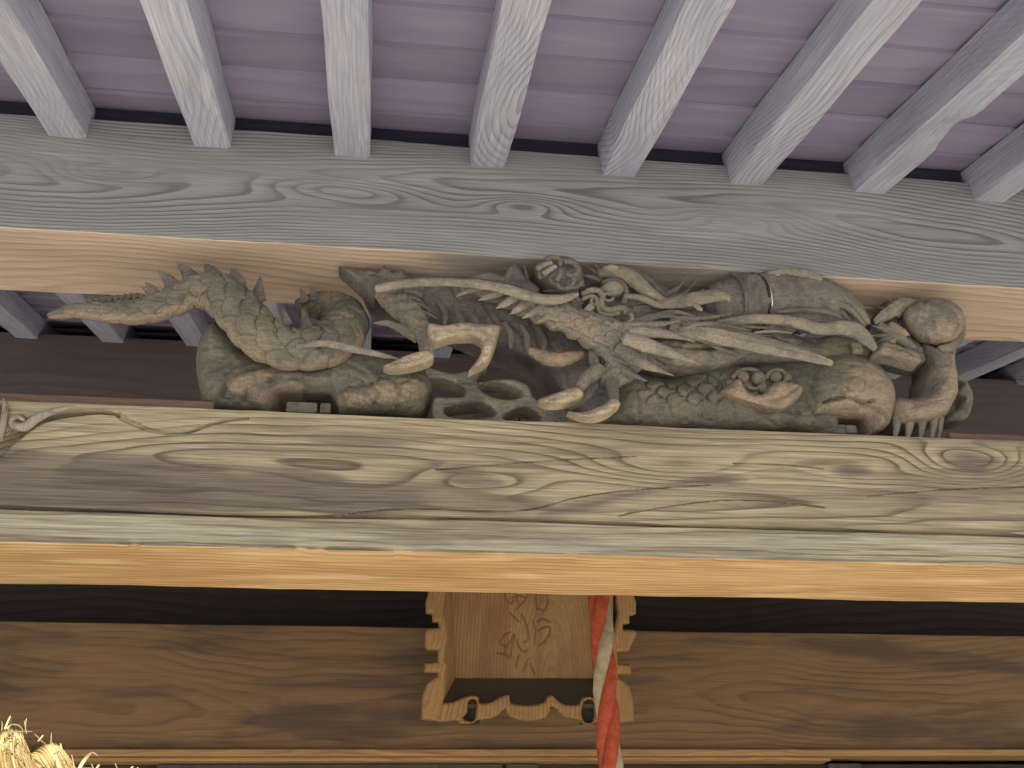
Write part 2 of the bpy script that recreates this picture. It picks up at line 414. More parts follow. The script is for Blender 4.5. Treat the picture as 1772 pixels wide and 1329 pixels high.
_n = len(eave.data.vertices); _co = np.empty(_n*3); eave.data.vertices.foreach_get('co', _co); _co = _co.reshape(-1, 3)
set_attr(eave, 'stain', np.clip(np.minimum((_co[:, 0]+0.22)/0.5, (1.42-_co[:, 0])/0.25), 0, 1)*0.75)      # weathered grey in the middle, with the carving's shade put into the colour
# added dark boards standing in for the shade between the rafters
shade_set = empty('eave_shade_boards', 'added blue-black boards in place of the shade between the rafter feet on the grey beam', 'board')
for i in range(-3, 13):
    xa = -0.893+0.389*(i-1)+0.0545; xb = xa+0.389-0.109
    box('shade_board', xa, xb, BY+0.02, BY+0.04, Z_ET+0.003, Z_ET+0.062, M['shade_infill'], shade_set, 0.001)
tag(eave, 'grey weathered square beam under the rafter ends, above the dragon carving', 'beam')
def px2xz(pts):
    p = np.array(pts, float)
    q = P(p[:, 0], p[:, 1], BY)
    return q[:, [0, 2]]
GROOVES = [  # carved scroll lines at the beam's end and long drying cracks: pixel path, widths px, depth m
    ([(206, 718), (227, 729), (256, 741), (296, 748), (327, 746), (355, 737), (384, 729), (430, 724)], (5, 1.8), 0.012),
    ([(-20, 790), (0, 768), (24, 752), (59, 729), (107, 717), (166, 713), (205, 717)], (15, 1.8), 0.035),
    ([(4, 700), (7, 722), (2, 745), (-10, 770)], (5, 3), 0.02),
    ([(22, 728), (35, 721), (44, 728), (38, 737), (26, 735)], (3, 3), 0.014),
    ([(-60, 872), (0, 877), (190, 883), (420, 891), (700, 894), (900, 899), (1072, 906), (1400, 915), (1850, 929)], (2.3, 2.3), 0.022),
    ([(560, 892), (700, 880), (894, 884), (992, 862), (1100, 847), (1230, 838)], (1.15, 0.9), 0.007),
    ([(1072, 892), (1131, 880), (1230, 866), (1329, 866), (1427, 878)], (1.1, 0.9), 0.007),
    ([(1269, 801), (1350, 803), (1427, 811)], (1.0, 0.9), 0.006),
    ([(755, 812), (913, 799), (1100, 789)], (1.1, 0.9), 0.007),
    ([(1500, 858), (1650, 846), (1790, 842)], (1.0, 0.9), 0.006),
]
def beam_disp(X, Z):
    d = np.zeros(X.shape)
    for pts, ws, dep in GROOVES:
        q = px2xz(catmull(pts, 6))
        m = (X > q[:, 0].min()-0.06) & (X < q[:, 0].max()+0.06)
        dd, _, _, t = segdist(X[m], Z[m], q, closed=False)
        wd = (ws[0]+(ws[1]-ws[0])*t)*0.00145
        d[m] = np.maximum(d[m], dep*np.exp(-(dd/wd)**(2 if ws[0] < 2.6 else 4)))
    # shallow tool-waviness of the face
    return d + 0.0012*vnoise(X*9, Z*30, 8) + 0.0008*vnoise(X*4, Z*120, 9)
rb = sweep_beam('rainbow_beam', -2.6, 3.6, BY, BY+0.28, Z_LB, Z_LT, [M['beam_front'], M['beam_under']], dense=(-1.05, 1.85, 900), nf=170, disp=beam_disp, seed=7, ch=0.0022)
STAINS = [[(-60, 775), (120, 785), (300, 790), (430, 812), (560, 815), (640, 842), (760, 838), (900, 862), (960, 880), (800, 888), (560, 888), (300, 888), (-60, 874)], [(-60, 930), (150, 925), (420, 940), (600, 946), (640, 956), (200, 950), (-60, 945)],
          [(755, 810), (800, 803), (850, 822), (870, 840), (830, 848), (780, 835)], [(1435, 815), (1470, 800), (1510, 822), (1470, 832)], [(930, 890), (1080, 850), (1200, 826), (1290, 830), (1150, 850), (1010, 885)], [(1630, 795), (1680, 783), (1735, 798), (1690, 823)]]
_n = len(rb.data.vertices); _co = np.empty(_n*3); rb.data.vertices.foreach_get('co', _co); _co = _co.reshape(-1, 3)
_st = np.zeros(_n)
for _s in STAINS:
    _q = px2xz(catmull(_s, 4, True))
    _in = inside(_co[:, 0], _co[:, 2], _q); _d = segdist(_co[:, 0], _co[:, 2], _q)[0]
    _st = np.maximum(_st, np.clip(0.5+np.where(_in, _d, -_d)/0.075, 0, 1))
_st = np.where(_co[:, 2] < Z_LB+0.004, 0.0, _st)
set_attr(rb, 'stain', _st)
_q = px2xz([(-60, 876), (420, 891), (900, 899), (1400, 915), (1850, 929), (1850, 985), (900, 962), (-60, 940)])
_in = inside(_co[:, 0], _co[:, 2], _q); _d = segdist(_co[:, 0], _co[:, 2], _q)[0]
set_attr(rb, 'pale', np.clip(np.where(_in, _d, -_d)/0.012, 0, 1))
tag(rb, 'olive brown cracked beam with orange underside, carrying the dragon carving', 'beam')
for nm, xx0, xx1, hh, lab in (('packing_strip', -2.4, P(372, 700, 2.34)[0], 0.034, 'thin red brown strip lying on the cracked beam left of the dragon'),
                              ('packing_strip', P(1636, 745, 2.34)[0], 3.4, 0.03, 'thin red brown strip lying on the cracked beam right of the dragon')):
    tag(box(nm, xx0, xx1, 2.325, 2.40, Z_LT+0.001, Z_LT+hh, M['sill'], None, 0.004), lab, 'wood strip', 'packing strips on the cracked beam')
# posts under the beams, just outside the picture
for xx, lab in ((-1.75, 'square weathered post carrying the left end of the porch beams'), (3.0, 'square weathered post carrying the right end of the porch beams')):
    po = empty('porch_post', lab, 'post', 'posts of the porch')
    box('shaft', xx-0.13, xx+0.13, BY+0.01, BY+0.27, 0.22, Z_EB-0.002, M['post'], po, 0.02)
    box('base_stone', xx-0.22, xx+0.22, BY-0.08, BY+0.36, 0.0, 0.218, M['stone'], po, 0.02)
# rafters: one mesh, copied; local Y runs up the slope
RAF_W, RAF_H = 0.102, 0.116
EAVE_Y, REAR_Y = 0.92, 5.3
def rafter_mesh():
    L = (REAR_Y-EAVE_Y)/math.cos(RP)
    n = 140
    ys = np.linspace(0, L, n)
    ch = 0.006
    hw = RAF_W/2
    pr = [(-hw+ch, 0), (hw-ch, 0), (hw, ch), (hw, RAF_H), (-hw, RAF_H), (-hw, ch)]
    V = []
    for i, y in enumerate(ys):
        for k, (x, z) in enumerate(pr):
            wv = 0.0022
            V.append((x+wv*math.sin(y*3.1+k*1.7)+wv*0.6*math.sin(y*11+k), y, z+(wv*math.sin(y*2.3+k) if z < 0.05 else 0)))
    I = np.arange(n*6).reshape(n, 6)
    F = []
    for i in range(n-1):
        for k in range(6):
            F.append((I[i, k], I[i+1, k], I[i+1, (k+1) % 6], I[i, (k+1) % 6]))
    F += [tuple(I[0]), tuple(I[-1][::-1])]
    return V, F
rv, rf = rafter_mesh()
raf0 = link_mesh('rafter', rv, rf, M['rafter'], None, angle=30)
Z_RAF = 2.042+CAMZ           # rafter soffit where it crosses the beam front
words = ['far left', 'first', 'second', 'third', 'fourth', 'fifth', 'sixth', 'seventh', 'eighth']
rlabel = {1: 'grey rafter over the dragon tail tip, leftmost one fully in view', 2: 'grey rafter with bold slanting grain, second from the left above the beam',
          3: 'grey rafter seen nearly straight on, third from the left above the beam', 4: 'grey rafter with fan shaped grain and a dark knot, fourth from the left',
          5: 'pale grey rafter, fifth from the left, above the dragon mane', 6: 'grey rafter, sixth from the left, above the round dragon snout',
          7: 'grey rafter with a splintered chipped edge, seventh from the left', 8: 'grey rafter cut off by the right edge, eighth from the left',
          -2: 'grey rafter behind the beams, beyond the left edge of the gap', -1: 'grey rafter in the gap behind the beams, at the left edge of the picture', 0: 'grey rafter in the gap behind the beams, just under the dragon tail tip',
          9: 'grey rafter in the gap behind the beams, under the dragon jaw', 10: 'grey rafter in the gap behind the beams, between jaw and ball ended neck', 11: 'grey rafter in the gap behind the beams, just right of the dragon neck', 12: 'grey rafter in the gap behind the beams, at the right edge'}
def rafter_place(o, x):
    o.location = (x, EAVE_Y, Z_RAF-(BY-EAVE_Y)*tanr)
    o.rotation_euler = (RP, 0, 0)
first = True
for i in range(-2, 13):
    x = -0.893+0.389*(i-1)
    o = raf0 if first else raf0.copy()
    if not first: COL.objects.link(o)
    first = False
    if i == 7:       # the chipped one has a mesh of its own
        me = raf0.data.copy(); o.data = me
        for vv in me.vertices:
            yy = vv.co.y
            yy -= 0.31
            e = max(0, 1-abs(yy-0.74)/0.10)
            e2 = max(0, 1-abs(yy-0.86)/0.05)*0.4
            if vv.co.z < 0.03 and vv.co.x > 0.02:
                vv.co.x -= 0.022*e**0.6*(0.7+0.3*math.sin(yy*160))+0.008*e2
                vv.co.z += 0.018*e**0.6
    rafter_place(o, x)
    lab = rlabel.get(i, 'grey rafter further left, seen only in the gap behind the beams' if i < 1 else 'grey rafter further right, seen only in the gap behind the beams')
    tag(o, lab, 'rafter', 'rafters of the porch roof')
# roof: lapped boards on the rafters, covering above
roof = empty('porch_roof', 'lapped mauve roof boards lying on the grey rafters', 'roof')
BP = 0.172
def roofpt(Y, up):           # point above the rafter tops
    return Z_RAF+RAF_H/math.cos(RP)+(Y-BY)*tanr+up
bv, bf = box_data(-4.0, 6.0, 0, BP/math.cos(RP)+0.03, 0, 0.013, 0)
board_me = None
k = 0
y = 2.052-BP*7
while y < 5.4:
    # every board overlaps the one above it: its eave-side arris hangs a lap lower
    o = None
    if board_me is None:
        o = link_mesh('roof_board', bv, bf, M['board'], roof, smooth=False); board_me = o.data
    else:
        o = bpy.data.objects.new('roof_board', board_me); COL.objects.link(o); o.parent = roof
    o.location = (random.uniform(-0.2, 0.2), y, roofpt(y, 0.0005))
    o.rotation_euler = (RP+math.atan2(0.013, BP)*1.0, 0, random.uniform(-0.0012, 0.0012))
    y += BP
v, f = box_data(-4.2, 6.2, -0.05, 5.05, 0, 0.16, 0)
cov = link_mesh('roof_covering', v, f, M['roofing'], roof, smooth=False)
cov.location = (0, EAVE_Y-0.06, roofpt(EAVE_Y-0.06, 0.075)); cov.rotation_euler = (RP, 0, 0)
# rear of the porch: front of the hall
RYP = 4.42
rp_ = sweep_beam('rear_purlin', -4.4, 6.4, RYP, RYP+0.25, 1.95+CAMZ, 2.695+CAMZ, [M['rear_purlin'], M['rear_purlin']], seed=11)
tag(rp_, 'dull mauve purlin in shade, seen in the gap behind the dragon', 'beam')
RBY = 4.30
zt = float(P(886, 1088.4, RBY)[2]); zb = float(P(886, 1298.2, RBY)[2])
rear = sweep_beam('rear_beam', -4.4, 6.4, RBY, RBY+0.22, zb, zt, [M['rear'], M['rear']], seed=15)
tag(rear, 'dark brown beam behind the name plaque', 'beam')
ztr = float(P(886, 1308, RBY-0.03)[2])
trim = empty('lintel_trim', 'thin honey coloured moulding under the dark brown beam', 'moulding')
box('moulding', -4.4, 6.4, RBY-0.03, RBY+0.1, ztr, zb-0.001, M['trim'], trim, 0.006)
box('moulding_lip', -4.4, float(P(1435, 1310, RBY)[0]), RBY-0.012, RBY+0.1, ztr-0.016, ztr-0.0015, M['trim'], trim, 0.004)
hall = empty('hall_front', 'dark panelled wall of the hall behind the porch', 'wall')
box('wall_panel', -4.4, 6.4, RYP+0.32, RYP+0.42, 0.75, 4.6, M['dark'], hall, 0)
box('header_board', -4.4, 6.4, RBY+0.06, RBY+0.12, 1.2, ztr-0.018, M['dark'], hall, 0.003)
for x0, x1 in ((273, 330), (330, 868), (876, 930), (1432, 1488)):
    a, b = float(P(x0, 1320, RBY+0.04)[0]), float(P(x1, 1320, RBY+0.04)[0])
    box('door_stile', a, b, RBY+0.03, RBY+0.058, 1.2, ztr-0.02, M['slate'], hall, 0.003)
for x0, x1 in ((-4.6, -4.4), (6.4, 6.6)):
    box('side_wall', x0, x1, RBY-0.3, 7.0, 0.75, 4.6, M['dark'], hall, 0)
# ------------------------------------------------------------------ carving tools
DISP = np.array([-0.10, -0.88, -0.36]); DISP /= np.linalg.norm(DISP)     # the carving leans out over the viewer
def relief(name, outline, Y, bulge, thick, mat, parent, rim=None, holes=(), grooves=(), bumps=(), step=2.6, smooth=6, fn=None, mapper=None, disp=None, power=0.5, rough=0.0030, seed=0, tilt=None, bare=()):
    """carved piece: outline in photo pixels set at depth Y, rounded front, real thickness behind"""
    out = catmull(outline, smooth, True) if smooth else np.array(outline, float)
    hs = [catmull(h, smooth, True) if smooth else np.array(h, float) for h in holes]
    mn = out.min(0)-step; mx = out.max(0)+step
    nx = int((mx[0]-mn[0])/step)+2; ny = int((mx[1]-mn[1])/step)+2
    gx, gy = np.meshgrid(mn[0]+np.arange(nx)*step, mn[1]+np.arange(ny)*step, indexing='ij')
    cx = (gx[:-1, :-1]+gx[1:, 1:])/2; cy = (gy[:-1, :-1]+gy[1:, 1:])/2
    keep = inside(cx, cy, out)
    for h in hs: keep &= ~inside(cx, cy, h)
    cnt = np.zeros(gx.shape, int)
    for a, b in ((0, 0), (1, 0), (0, 1), (1, 1)):
        cnt[a:a+nx-1, b:b+ny-1] += keep
    used = cnt > 0
    D, qx, qy, _ = segdist(gx, gy, out)
    for h in hs:
        d2, x2, y2, _ = segdist(gx, gy, h)
        m = d2 < D
        D = np.where(m, d2, D); qx = np.where(m, x2, qx); qy = np.where(m, y2, qy)
    bd = used & (cnt < 4) & (D < 1.6*step)
    gx = np.where(bd, qx, gx); gy = np.where(bd, qy, gy); D = np.where(bd, 0, D)
    rim = rim or 12
    t = np.clip(D/rim, 0, 1)
    hgt = bulge*(1-(1-t)**2)**power
    for bx, by, br, bh in bumps:
        q = 1-((gx-bx)**2+(gy-by)**2)/br**2
        hgt = hgt+bh*np.sqrt(np.clip(q, 0, 1))
    for pts, wpx, dep in grooves:
        pl = catmull(pts, 5)
        dd, _, _, tt = segdist(gx, gy, pl, False)
        hgt = hgt-dep*np.exp(-(dd/wpx)**2)*np.clip(t*2.5, 0, 1)
    if fn is not None:
        hgt = hgt+fn(gx, gy)*np.clip(t*2.0, 0, 1)
    hgt = hgt+rough*(vnoise(gx/9+seed, gy/6, 21)+0.6*vnoise(gx/4, gy/4+seed, 22))*np.clip(t*3, 0, 1)
    mp = mapper or (lambda x, y: P(x, y, Y+(0 if tilt is None else tilt(x, y))))
    base = mp(gx, gy)
    dv = DISP if disp is None else disp
    front = base+hgt[..., None]*dv
    back = base+thick*np.array([0, 1.0, 0]) if disp is None else base-thick*dv
    idx = -np.ones(gx.shape, int); idx[used] = np.arange(used.sum())
    N = used.sum()
    V = np.concatenate([front[used], back[used]])
    ii, jj = np.nonzero(keep)
    q = np.stack([idx[ii, jj], idx[ii+1, jj], idx[ii+1, jj+1], idx[ii, jj+1]], -1)
    F = [tuple(r) for r in q[:, ::1]]
    Fb = [tuple(r[::-1]+N) for r in q]
    # side walls
    from collections import Counter
    ed = {}
    for r in q:
        for a, b in zip(r, np.roll(r, -1)):
            ed[(int(a), int(b))] = 1
    S = [(a, a+N, b+N, b) for (a, b) in ed if (b, a) not in ed]
    o = link_mesh(name, V, F+Fb+S, mat, parent, angle=50)
    if bare:
        bv = np.zeros(gx.shape)
        for pl in bare:
            pl = catmull(pl, 4, True)
            dd = segdist(gx, gy, pl)[0]
            bv = np.maximum(bv, np.clip(0.5+np.where(inside(gx, gy, pl), dd, -dd)/16, 0, 1))
        set_attr(o, 'bare', np.tile(bv[used], 2))
    return o
def scales_h(s, c, L, W, amp):
    k0 = np.floor(s/L)
    res = np.zeros(s.shape); grv = np.zeros(s.shape); done = np.zeros(s.shape, bool)
    for back in (2, 1, 0):
        k = k0-back
        du = s/L-k
        dv = np.mod(c/W+0.5*np.mod(k, 2), 1)-0.5
        ext = 2.0*np.sqrt(np.clip(1-(2*dv)**2*0.96, 0, 1))
        ins = (du < ext) & ~done
        res = np.where(ins, 0.25+0.75*du/2.0-0.35*(2*dv)**2, res)
        grv = np.where(ins | done, grv, np.maximum(grv, np.clip(1-(du-ext)/0.30, 0, 1)))
        done |= ins
    return amp*(res-0.45*grv*done)
def tube(name, path, mat, parent, flat=0.8, n=28, step=3.0, scale=None, belly=None, ridge=0.0, tip=True, fn=None, twist=0.0, rough=0.05, seed=0, closed_end=True, bare_fn=None):
    """carved limb swept through pixel points (x, y, half-width px, depth Y)"""
    c = catmull(path, 10)
    seg = np.hypot(np.diff(c[:, 0]), np.diff(c[:, 1]))
    s = np.concatenate([[0], np.cumsum(seg)])
    m = max(6, int(s[-1]/step))
    t = np.linspace(0, s[-1], m)
    c = np.stack([np.interp(t, s, c[:, i]) for i in range(4)], -1)
    ctr = P(c[:, 0], c[:, 1], c[:, 3])
    r = np.maximum(c[:, 2], 0.3)*mpp(ctr)
    T = np.gradient(ctr, axis=0); T /= np.linalg.norm(T, axis=1)[:, None]
    Nn = DISP[None, :]-(T@DISP)[:, None]*T; Nn /= np.linalg.norm(Nn, axis=1)[:, None]
    B = np.cross(T, Nn)
    th = np.linspace(0, 2*math.pi, n, endpoint=False)
    TH = np.repeat(th[None], m, 0)
    sm = np.concatenate([[0], np.cumsum(np.linalg.norm(np.diff(ctr, axis=0), axis=1))])
    Sg = np.repeat(sm[:, None], n, 1)
    Rg = np.repeat(r[:, None], n, 1)
    ang = np.where(TH > math.pi, TH-2*math.pi, TH)
    rr = np.ones((m, n))
    if ridge: rr += ridge*np.maximum(0, np.cos(TH))**6
    if scale:
        L, W, amp = scale[:3]
        lo, hi = scale[3] if len(scale) > 3 else (-9, 9)
        dr = scale[4] if len(scale) > 4 else 1
        wgt = ((ang > lo) & (ang < hi)).astype(float)
        rr += wgt*scales_h(Sg*dr+50*L, ang*np.mean(r), L, W, amp)
    if belly:
        L, amp, lo, hi = belly
        wgt = ((ang > lo) & (ang < hi)).astype(float)
        ph = np.mod(Sg/L, 1)
        rr += wgt*amp*(np.sqrt(np.clip(1-(2*ph-1)**2, 0, 1))-0.4)
    rr += rough*(vnoise(Sg*55+seed, TH*2.5, 30+seed)+0.8*vnoise(Sg*150+seed, TH*4.5, 31+seed))
    if fn is not None: rr += fn(Sg/sm[-1], ang)
    V = ctr[:, None, :]+(Rg*rr*flat*np.cos(TH))[..., None]*Nn[:, None]+(Rg*rr*np.sin(TH))[..., None]*B[:, None]
    V = V.reshape(-1, 3)
    I = np.arange(m*n).reshape(m, n); J = np.roll(I, -1, 1)
    F = np.stack([I[:-1], J[:-1], J[1:], I[1:]], -1).reshape(-1, 4)
    F = [tuple(q) for q in F]
    V = np.concatenate([V, ctr[:1]-T[:1]*r[0]*0.5, ctr[-1:]+T[-1:]*r[-1]*0.5])
    a, b = m*n, m*n+1
    F += [(a, J[0, k], I[0, k]) for k in range(n)]+[(b, I[-1, k], J[-1, k]) for k in range(n)]
    o = link_mesh(name, V, F, mat, parent, angle=45)
    if bare_fn is not None:
        set_attr(o, 'bare', np.concatenate([bare_fn(Sg/sm[-1], ang).reshape(-1), [0, 0]]))
    return o
def blade(name, pts, Y, w, mat, parent, flat=0.55, prof=None, dY=0.0, ridge=0.25, n=14, **kw):
    """pointed leaf or flame: pixel spine, greatest half width"""
    c = catmull(pts, 6)
    m = len(c); u = np.linspace(0, 1, m)
    p = prof or (lambda u: np.sqrt(np.clip(np.sin(np.pi*np.clip(0.12+0.88*u, 0, 1)), 0, 1)))
    path = [(c[i, 0], c[i, 1], max(0.6, w*float(p(u[i]))), Y+dY*u[i]) for i in range(0, m)]
    path = path[::3]+[path[-1]] if (m-1) % 3 else path[::3]
    return tube(name, path, mat, parent, flat=flat, n=n, ridge=ridge, **kw)
taper = lambda u: (1-u)**0.7
# ------------------------------------------------------------------ the dragon
D = empty('dragon_carving', 'weathered grey wooden dragon carving lying between the two beams', 'carving')
def spiral(cx, cy, r0, r1, a0, a1, n=16): return [(cx+(r0+(r1-r0)*k/(n-1))*math.cos(a0+(a1-a0)*k/(n-1)), cy+(r0+(r1-r0)*k/(n-1))*math.sin(a0+(a1-a0)*k/(n-1))*0.85) for k in range(n)]
def curl(pts, w0, w1, Y, mat, name='mane_curl', **kw):
    n = len(pts)
    return tube(name, [(x, y, w0+(w1-w0)*i/(n-1), Y) for i, (x, y) in enumerate(pts)], mat, D, n=18, step=2.0, **kw)
dr, dk, gn, tn, cw, wk = [M[k] for k in ('dragon', 'dragon_dark', 'dragon_green', 'dragon_tan', 'claw', 'whisker')]
# --- haunch and lower coil, resting on the beam
relief('haunch', [(378, 556), (400, 575), (440, 615), (500, 630), (560, 632), (610, 612), (680, 622), (735, 640), (750, 662), (744, 690), (725, 722), (640, 722), (540, 719), (430, 715), (362, 712), (349, 680), (342, 640), (345, 600), (358, 572)],
       2.42, 0.085, 0.10, gn, D, rim=46, grooves=[
           ([(352, 606), (380, 610), (420, 602), (432, 622)], 3, 0.010), ([(370, 650), (400, 640), (425, 622)], 3, 0.008), ([(395, 690), (420, 660), (470, 638), (500, 636)], 4, 0.016),
           ([(432, 700), (445, 676), (480, 662), (530, 660)], 4, 0.014), ([(660, 652), (700, 640), (740, 648)], 3, 0.010),
           ([(600, 632), (640, 655), (655, 690), (650, 716)], 3, 0.008), ([(575, 650), (580, 690), (582, 714)], 3, 0.007), ([(700, 668), (695, 690), (690, 716)], 3, 0.008), ([(612, 676), (650, 672), (700, 668), (740, 672)], 2.5, 0.006),
           ([(404, 655), (440, 645)], 2, 0.005)],
       bumps=[(672, 685, 22, 0.012), (712, 676, 20, 0.012), (618, 694, 20, 0.010), (430, 668, 26, 0.014), (465, 690, 26, 0.010)],
       holes=[[(480, 690), (498, 686), (560, 688), (578, 694), (580, 726), (478, 724)]], seed=3, fn=lambda x, y: 0.008*scales_h(x-560, y-640, 26.0, 34.0, 1.0)*np.clip((x-585)/20, 0, 1)*np.clip((y-645)/15, 0, 1),
       bare=[[(405, 672), (440, 650), (490, 642), (470, 668), (430, 690)], [(455, 690), (490, 672), (530, 668), (520, 690), (470, 705)], [(650, 675), (690, 664), (735, 668), (735, 690), (690, 705), (655, 702)], [(590, 690), (640, 690), (640, 708), (595, 708)]])
# peg in the slot under the coil
def pxbox(name, x0, x1, y0, y1, Y, dep, mat, parent, b=0.003):
    a = P(x0, y1, Y); c = P(x1, y0, Y)
    return box(name, float(a[0]), float(c[0]), Y, Y+dep, max(float(a[2]), Z_LT+0.002), float(c[2]), mat, parent, b)
pxbox('wedge_block', 494, 550, 696, 712, 2.39, 0.10, dr, D, 0.006)
pxbox('wedge_block', 553, 573, 697, 713, 2.385, 0.08, dr, D, 0.005)
# --- tail with scales, belly plates and dorsal spines
tail = tube('tail', [(x, y, r*(0.88 if x < 345 else 0.98), Y) for x, y, r, Y in [(84, 547, 6, 2.35), (110, 542, 12, 2.35), (140, 538, 15, 2.35), (200, 541, 21, 2.345), (250, 538, 25, 2.34), (295, 525, 28, 2.335), (330, 508, 29, 2.33), (365, 506, 33, 2.325), (395, 522, 36, 2.32), (420, 550, 38, 2.315), (450, 582, 38, 2.31),
                     (490, 603, 35, 2.31), (530, 606, 35, 2.32), (570, 597, 37, 2.345), (598, 570, 38, 2.38), (596, 545, 33, 2.42), (572, 531, 27, 2.46), (542, 528, 21, 2.49), (515, 534, 15, 2.5)]],
            gn, D, flat=0.8, n=120, step=1.5, scale=(0.033, 0.056, 0.19, (-1.9, 0.85), -1), belly=(0.060, 0.16, 0.85, 2.6), seed=2, rough=0.022, bare_fn=lambda s, a: np.clip(0.35+(a-0.55)*0.8, 0, 1)*(s < 0.75)+np.clip(0.42-s, 0, 0.3)*(a > -0.5))
for (x, y, bx, by, h, wd, Y) in [(197, 513, 214, 520, 0, 9, 2.35), (248, 499, 270, 513, 0, 12, 2.345), (254, 492, 268, 508, 0, 12, 2.34), (278, 473, 300, 493, 0, 15, 2.34), (311, 461, 334, 482, 0, 17, 2.335), (355, 460, 372, 478, 0, 17, 2.33), (402, 467, 410, 488, 0, 16, 2.33), (450, 484, 446, 514, 0, 13, 2.33),
                                 (490, 537, 496, 556, 0, 9, 2.315), (524, 538, 531, 562, 0, 10, 2.32), (520, 502, 528, 515, 0, 8, 2.46), (537, 498, 545, 512, 0, 8, 2.45)]:
    blade('spine', [(bx, by+6), ((bx*0.55+x*0.45), (by*0.5+y*0.5)), (x+(x-bx)*0.22, y+(y-by)*0.22)], Y-0.002, wd+1, dk, tail, flat=0.35, prof=lambda u: (1-u)**0.8+0.03, ridge=0.0, dY=0.004, step=2.0)
for k in range(9):       # low saw-teeth on the thin end of the tail
    x = 150+k*11; y = 520-0.10*(x-150)
    blade('spine', [(x+8, y+4), (x+2, y-1), (x-3, y-5)], 2.345, 7, gn, tail, flat=0.4, prof=lambda u: (1-u)**0.8+0.03, ridge=0, step=2.0)
# ribbon trailing from the coil
blade('ribbon', [(512, 600), (560, 594), (610, 604), (650, 612), (692, 622)], 2.27, 6.5, wk, D, flat=0.5, step=2.5)
# --- arched body behind the forelegs
body = relief('body_arch', [(632, 470), (700, 462), (780, 470), (860, 470), (940, 478), (1010, 500), (1060, 540), (1090, 600), (1085, 680), (1060, 735), (1010, 728), (985, 700), (967, 676), (950, 654), (930, 634), (905, 619), (880, 608), (856, 600), (800, 575), (750, 556), (700, 545), (660, 530), (640, 510)],
       2.45, 0.07, 0.10, dk, D, rim=44, grooves=[([(868, 560), (900, 585), (905, 618)], 3, 0.010), ([(905, 540), (930, 600), (940, 640)], 3, 0.010), ([(825, 510), (850, 560), (862, 598)], 3, 0.006), ([(780, 500), (800, 540), (812, 575)], 3, 0.006), ([(740, 498), (760, 530), (770, 560)], 3, 0.006), ([(940, 590), (975, 640), (985, 690)], 3, 0.008)], seed=5)
# pale shelf of the belly
blade('belly_plate', [(915, 606), (945, 620), (975, 622), (1010, 612)], 2.33, 13, tn, D, flat=0.5, prof=lambda u: np.sin(np.pi*np.clip(0.1+0.8*u, 0, 1))**0.7, fn=lambda s, a: 0.05*np.sin(s*46))
# crest fragment by the left whisker
relief('crest', [(586, 461), (612, 466), (632, 470), (636, 462), (655, 472), (664, 459), (680, 472), (698, 466), (706, 482), (690, 492), (664, 500), (648, 520), (634, 506), (618, 490), (600, 474)], 2.36, 0.02, 0.05, dk, D, rim=9, smooth=2, step=2.0, grooves=[([(600, 466), (640, 478), (690, 486)], 2, 0.006)])
# mass of the mane behind the head, cut with flowing grooves
relief('mane_mass', [(985, 470), (1020, 455), (1060, 458), (1100, 466), (1140, 490), (1180, 515), (1230, 520), (1260, 545), (1330, 565), (1400, 590), (1440, 612), (1380, 628), (1300, 634), (1230, 640), (1160, 648), (1100, 640), (1060, 610), (1030, 570), (1000, 530), (980, 500)],
       2.40, 0.055, 0.08, dk, D, rim=22, step=2.2, seed=12, rough=0.004,
       grooves=[([(1000+q*9, 470+q*14), (1060+q*22, 480+q*13), (1140+q*26, 520+q*10), (1230+q*20, 545+q*9)], 3.0, 0.013) for q in range(0, 8)])
relief('mane_mass', [(1500, 565), (1530, 556), (1560, 570), (1590, 596), (1600, 625), (1580, 632), (1540, 622), (1505, 610), (1490, 588)], 2.39, 0.03, 0.06, dk, D, rim=14, step=2.2, grooves=[([(1510, 575+q*10), (1550, 585+q*11), (1590, 612+q*8)], 2.5, 0.009) for q in range(3)])
# --- left foreleg
fl = tube('foreleg', [(655, 497, 12, 2.34), (672, 512, 21, 2.33), (694, 530, 23, 2.32), (718, 556, 21, 2.31), (733, 580, 15, 2.30), (738, 602, 13, 2.29), (734, 618, 11, 2.28)], dr, D, flat=0.8, n=72, step=1.7, scale=(0.02, 0.032, 0.16, (-1.2, 1.2), -1), fn=lambda s, a: 0.07*np.sin(s*55+a*4)*(a < 0.4))
for (a, b, c) in [((705, 512), (722, 518), (734, 524)), ((712, 524), (734, 530), (748, 540)), ((722, 538), (742, 544), (757, 552)), ((700, 505), (718, 506), (730, 511))]:
    blade('fur_tuft', [a, b, c], 2.30, 5, dr, fl, flat=0.5, prof=taper, step=2.0)
blade('spur', [(724, 585), (700, 572), (672, 560), (646, 559)], 2.31, 11, dr, D, prof=lambda u: (1-u)**0.6, flat=0.4)
relief('claw', [(663, 634), (678, 626), (698, 617), (722, 609), (741, 606), (751, 613), (748, 624), (730, 632), (705, 638), (680, 640)], 2.26, 0.016, 0.025, cw, D, rim=8, step=1.8, grooves=[([(676, 632), (700, 627), (725, 622)], 1.6, 0.004)])
relief('claw', [(742, 560), (768, 563), (800, 558), (832, 561), (864, 564), (861, 582), (858, 598), (850, 617), (838, 630), (812, 642), (822, 628), (832, 612), (834, 594), (822, 585), (800, 584), (776, 586), (752, 594), (742, 584)], 2.265, 0.020, 0.030, cw, D, rim=9, step=1.8, smooth=4, grooves=[([(750, 573), (790, 570), (840, 574)], 2.5, 0.003)])
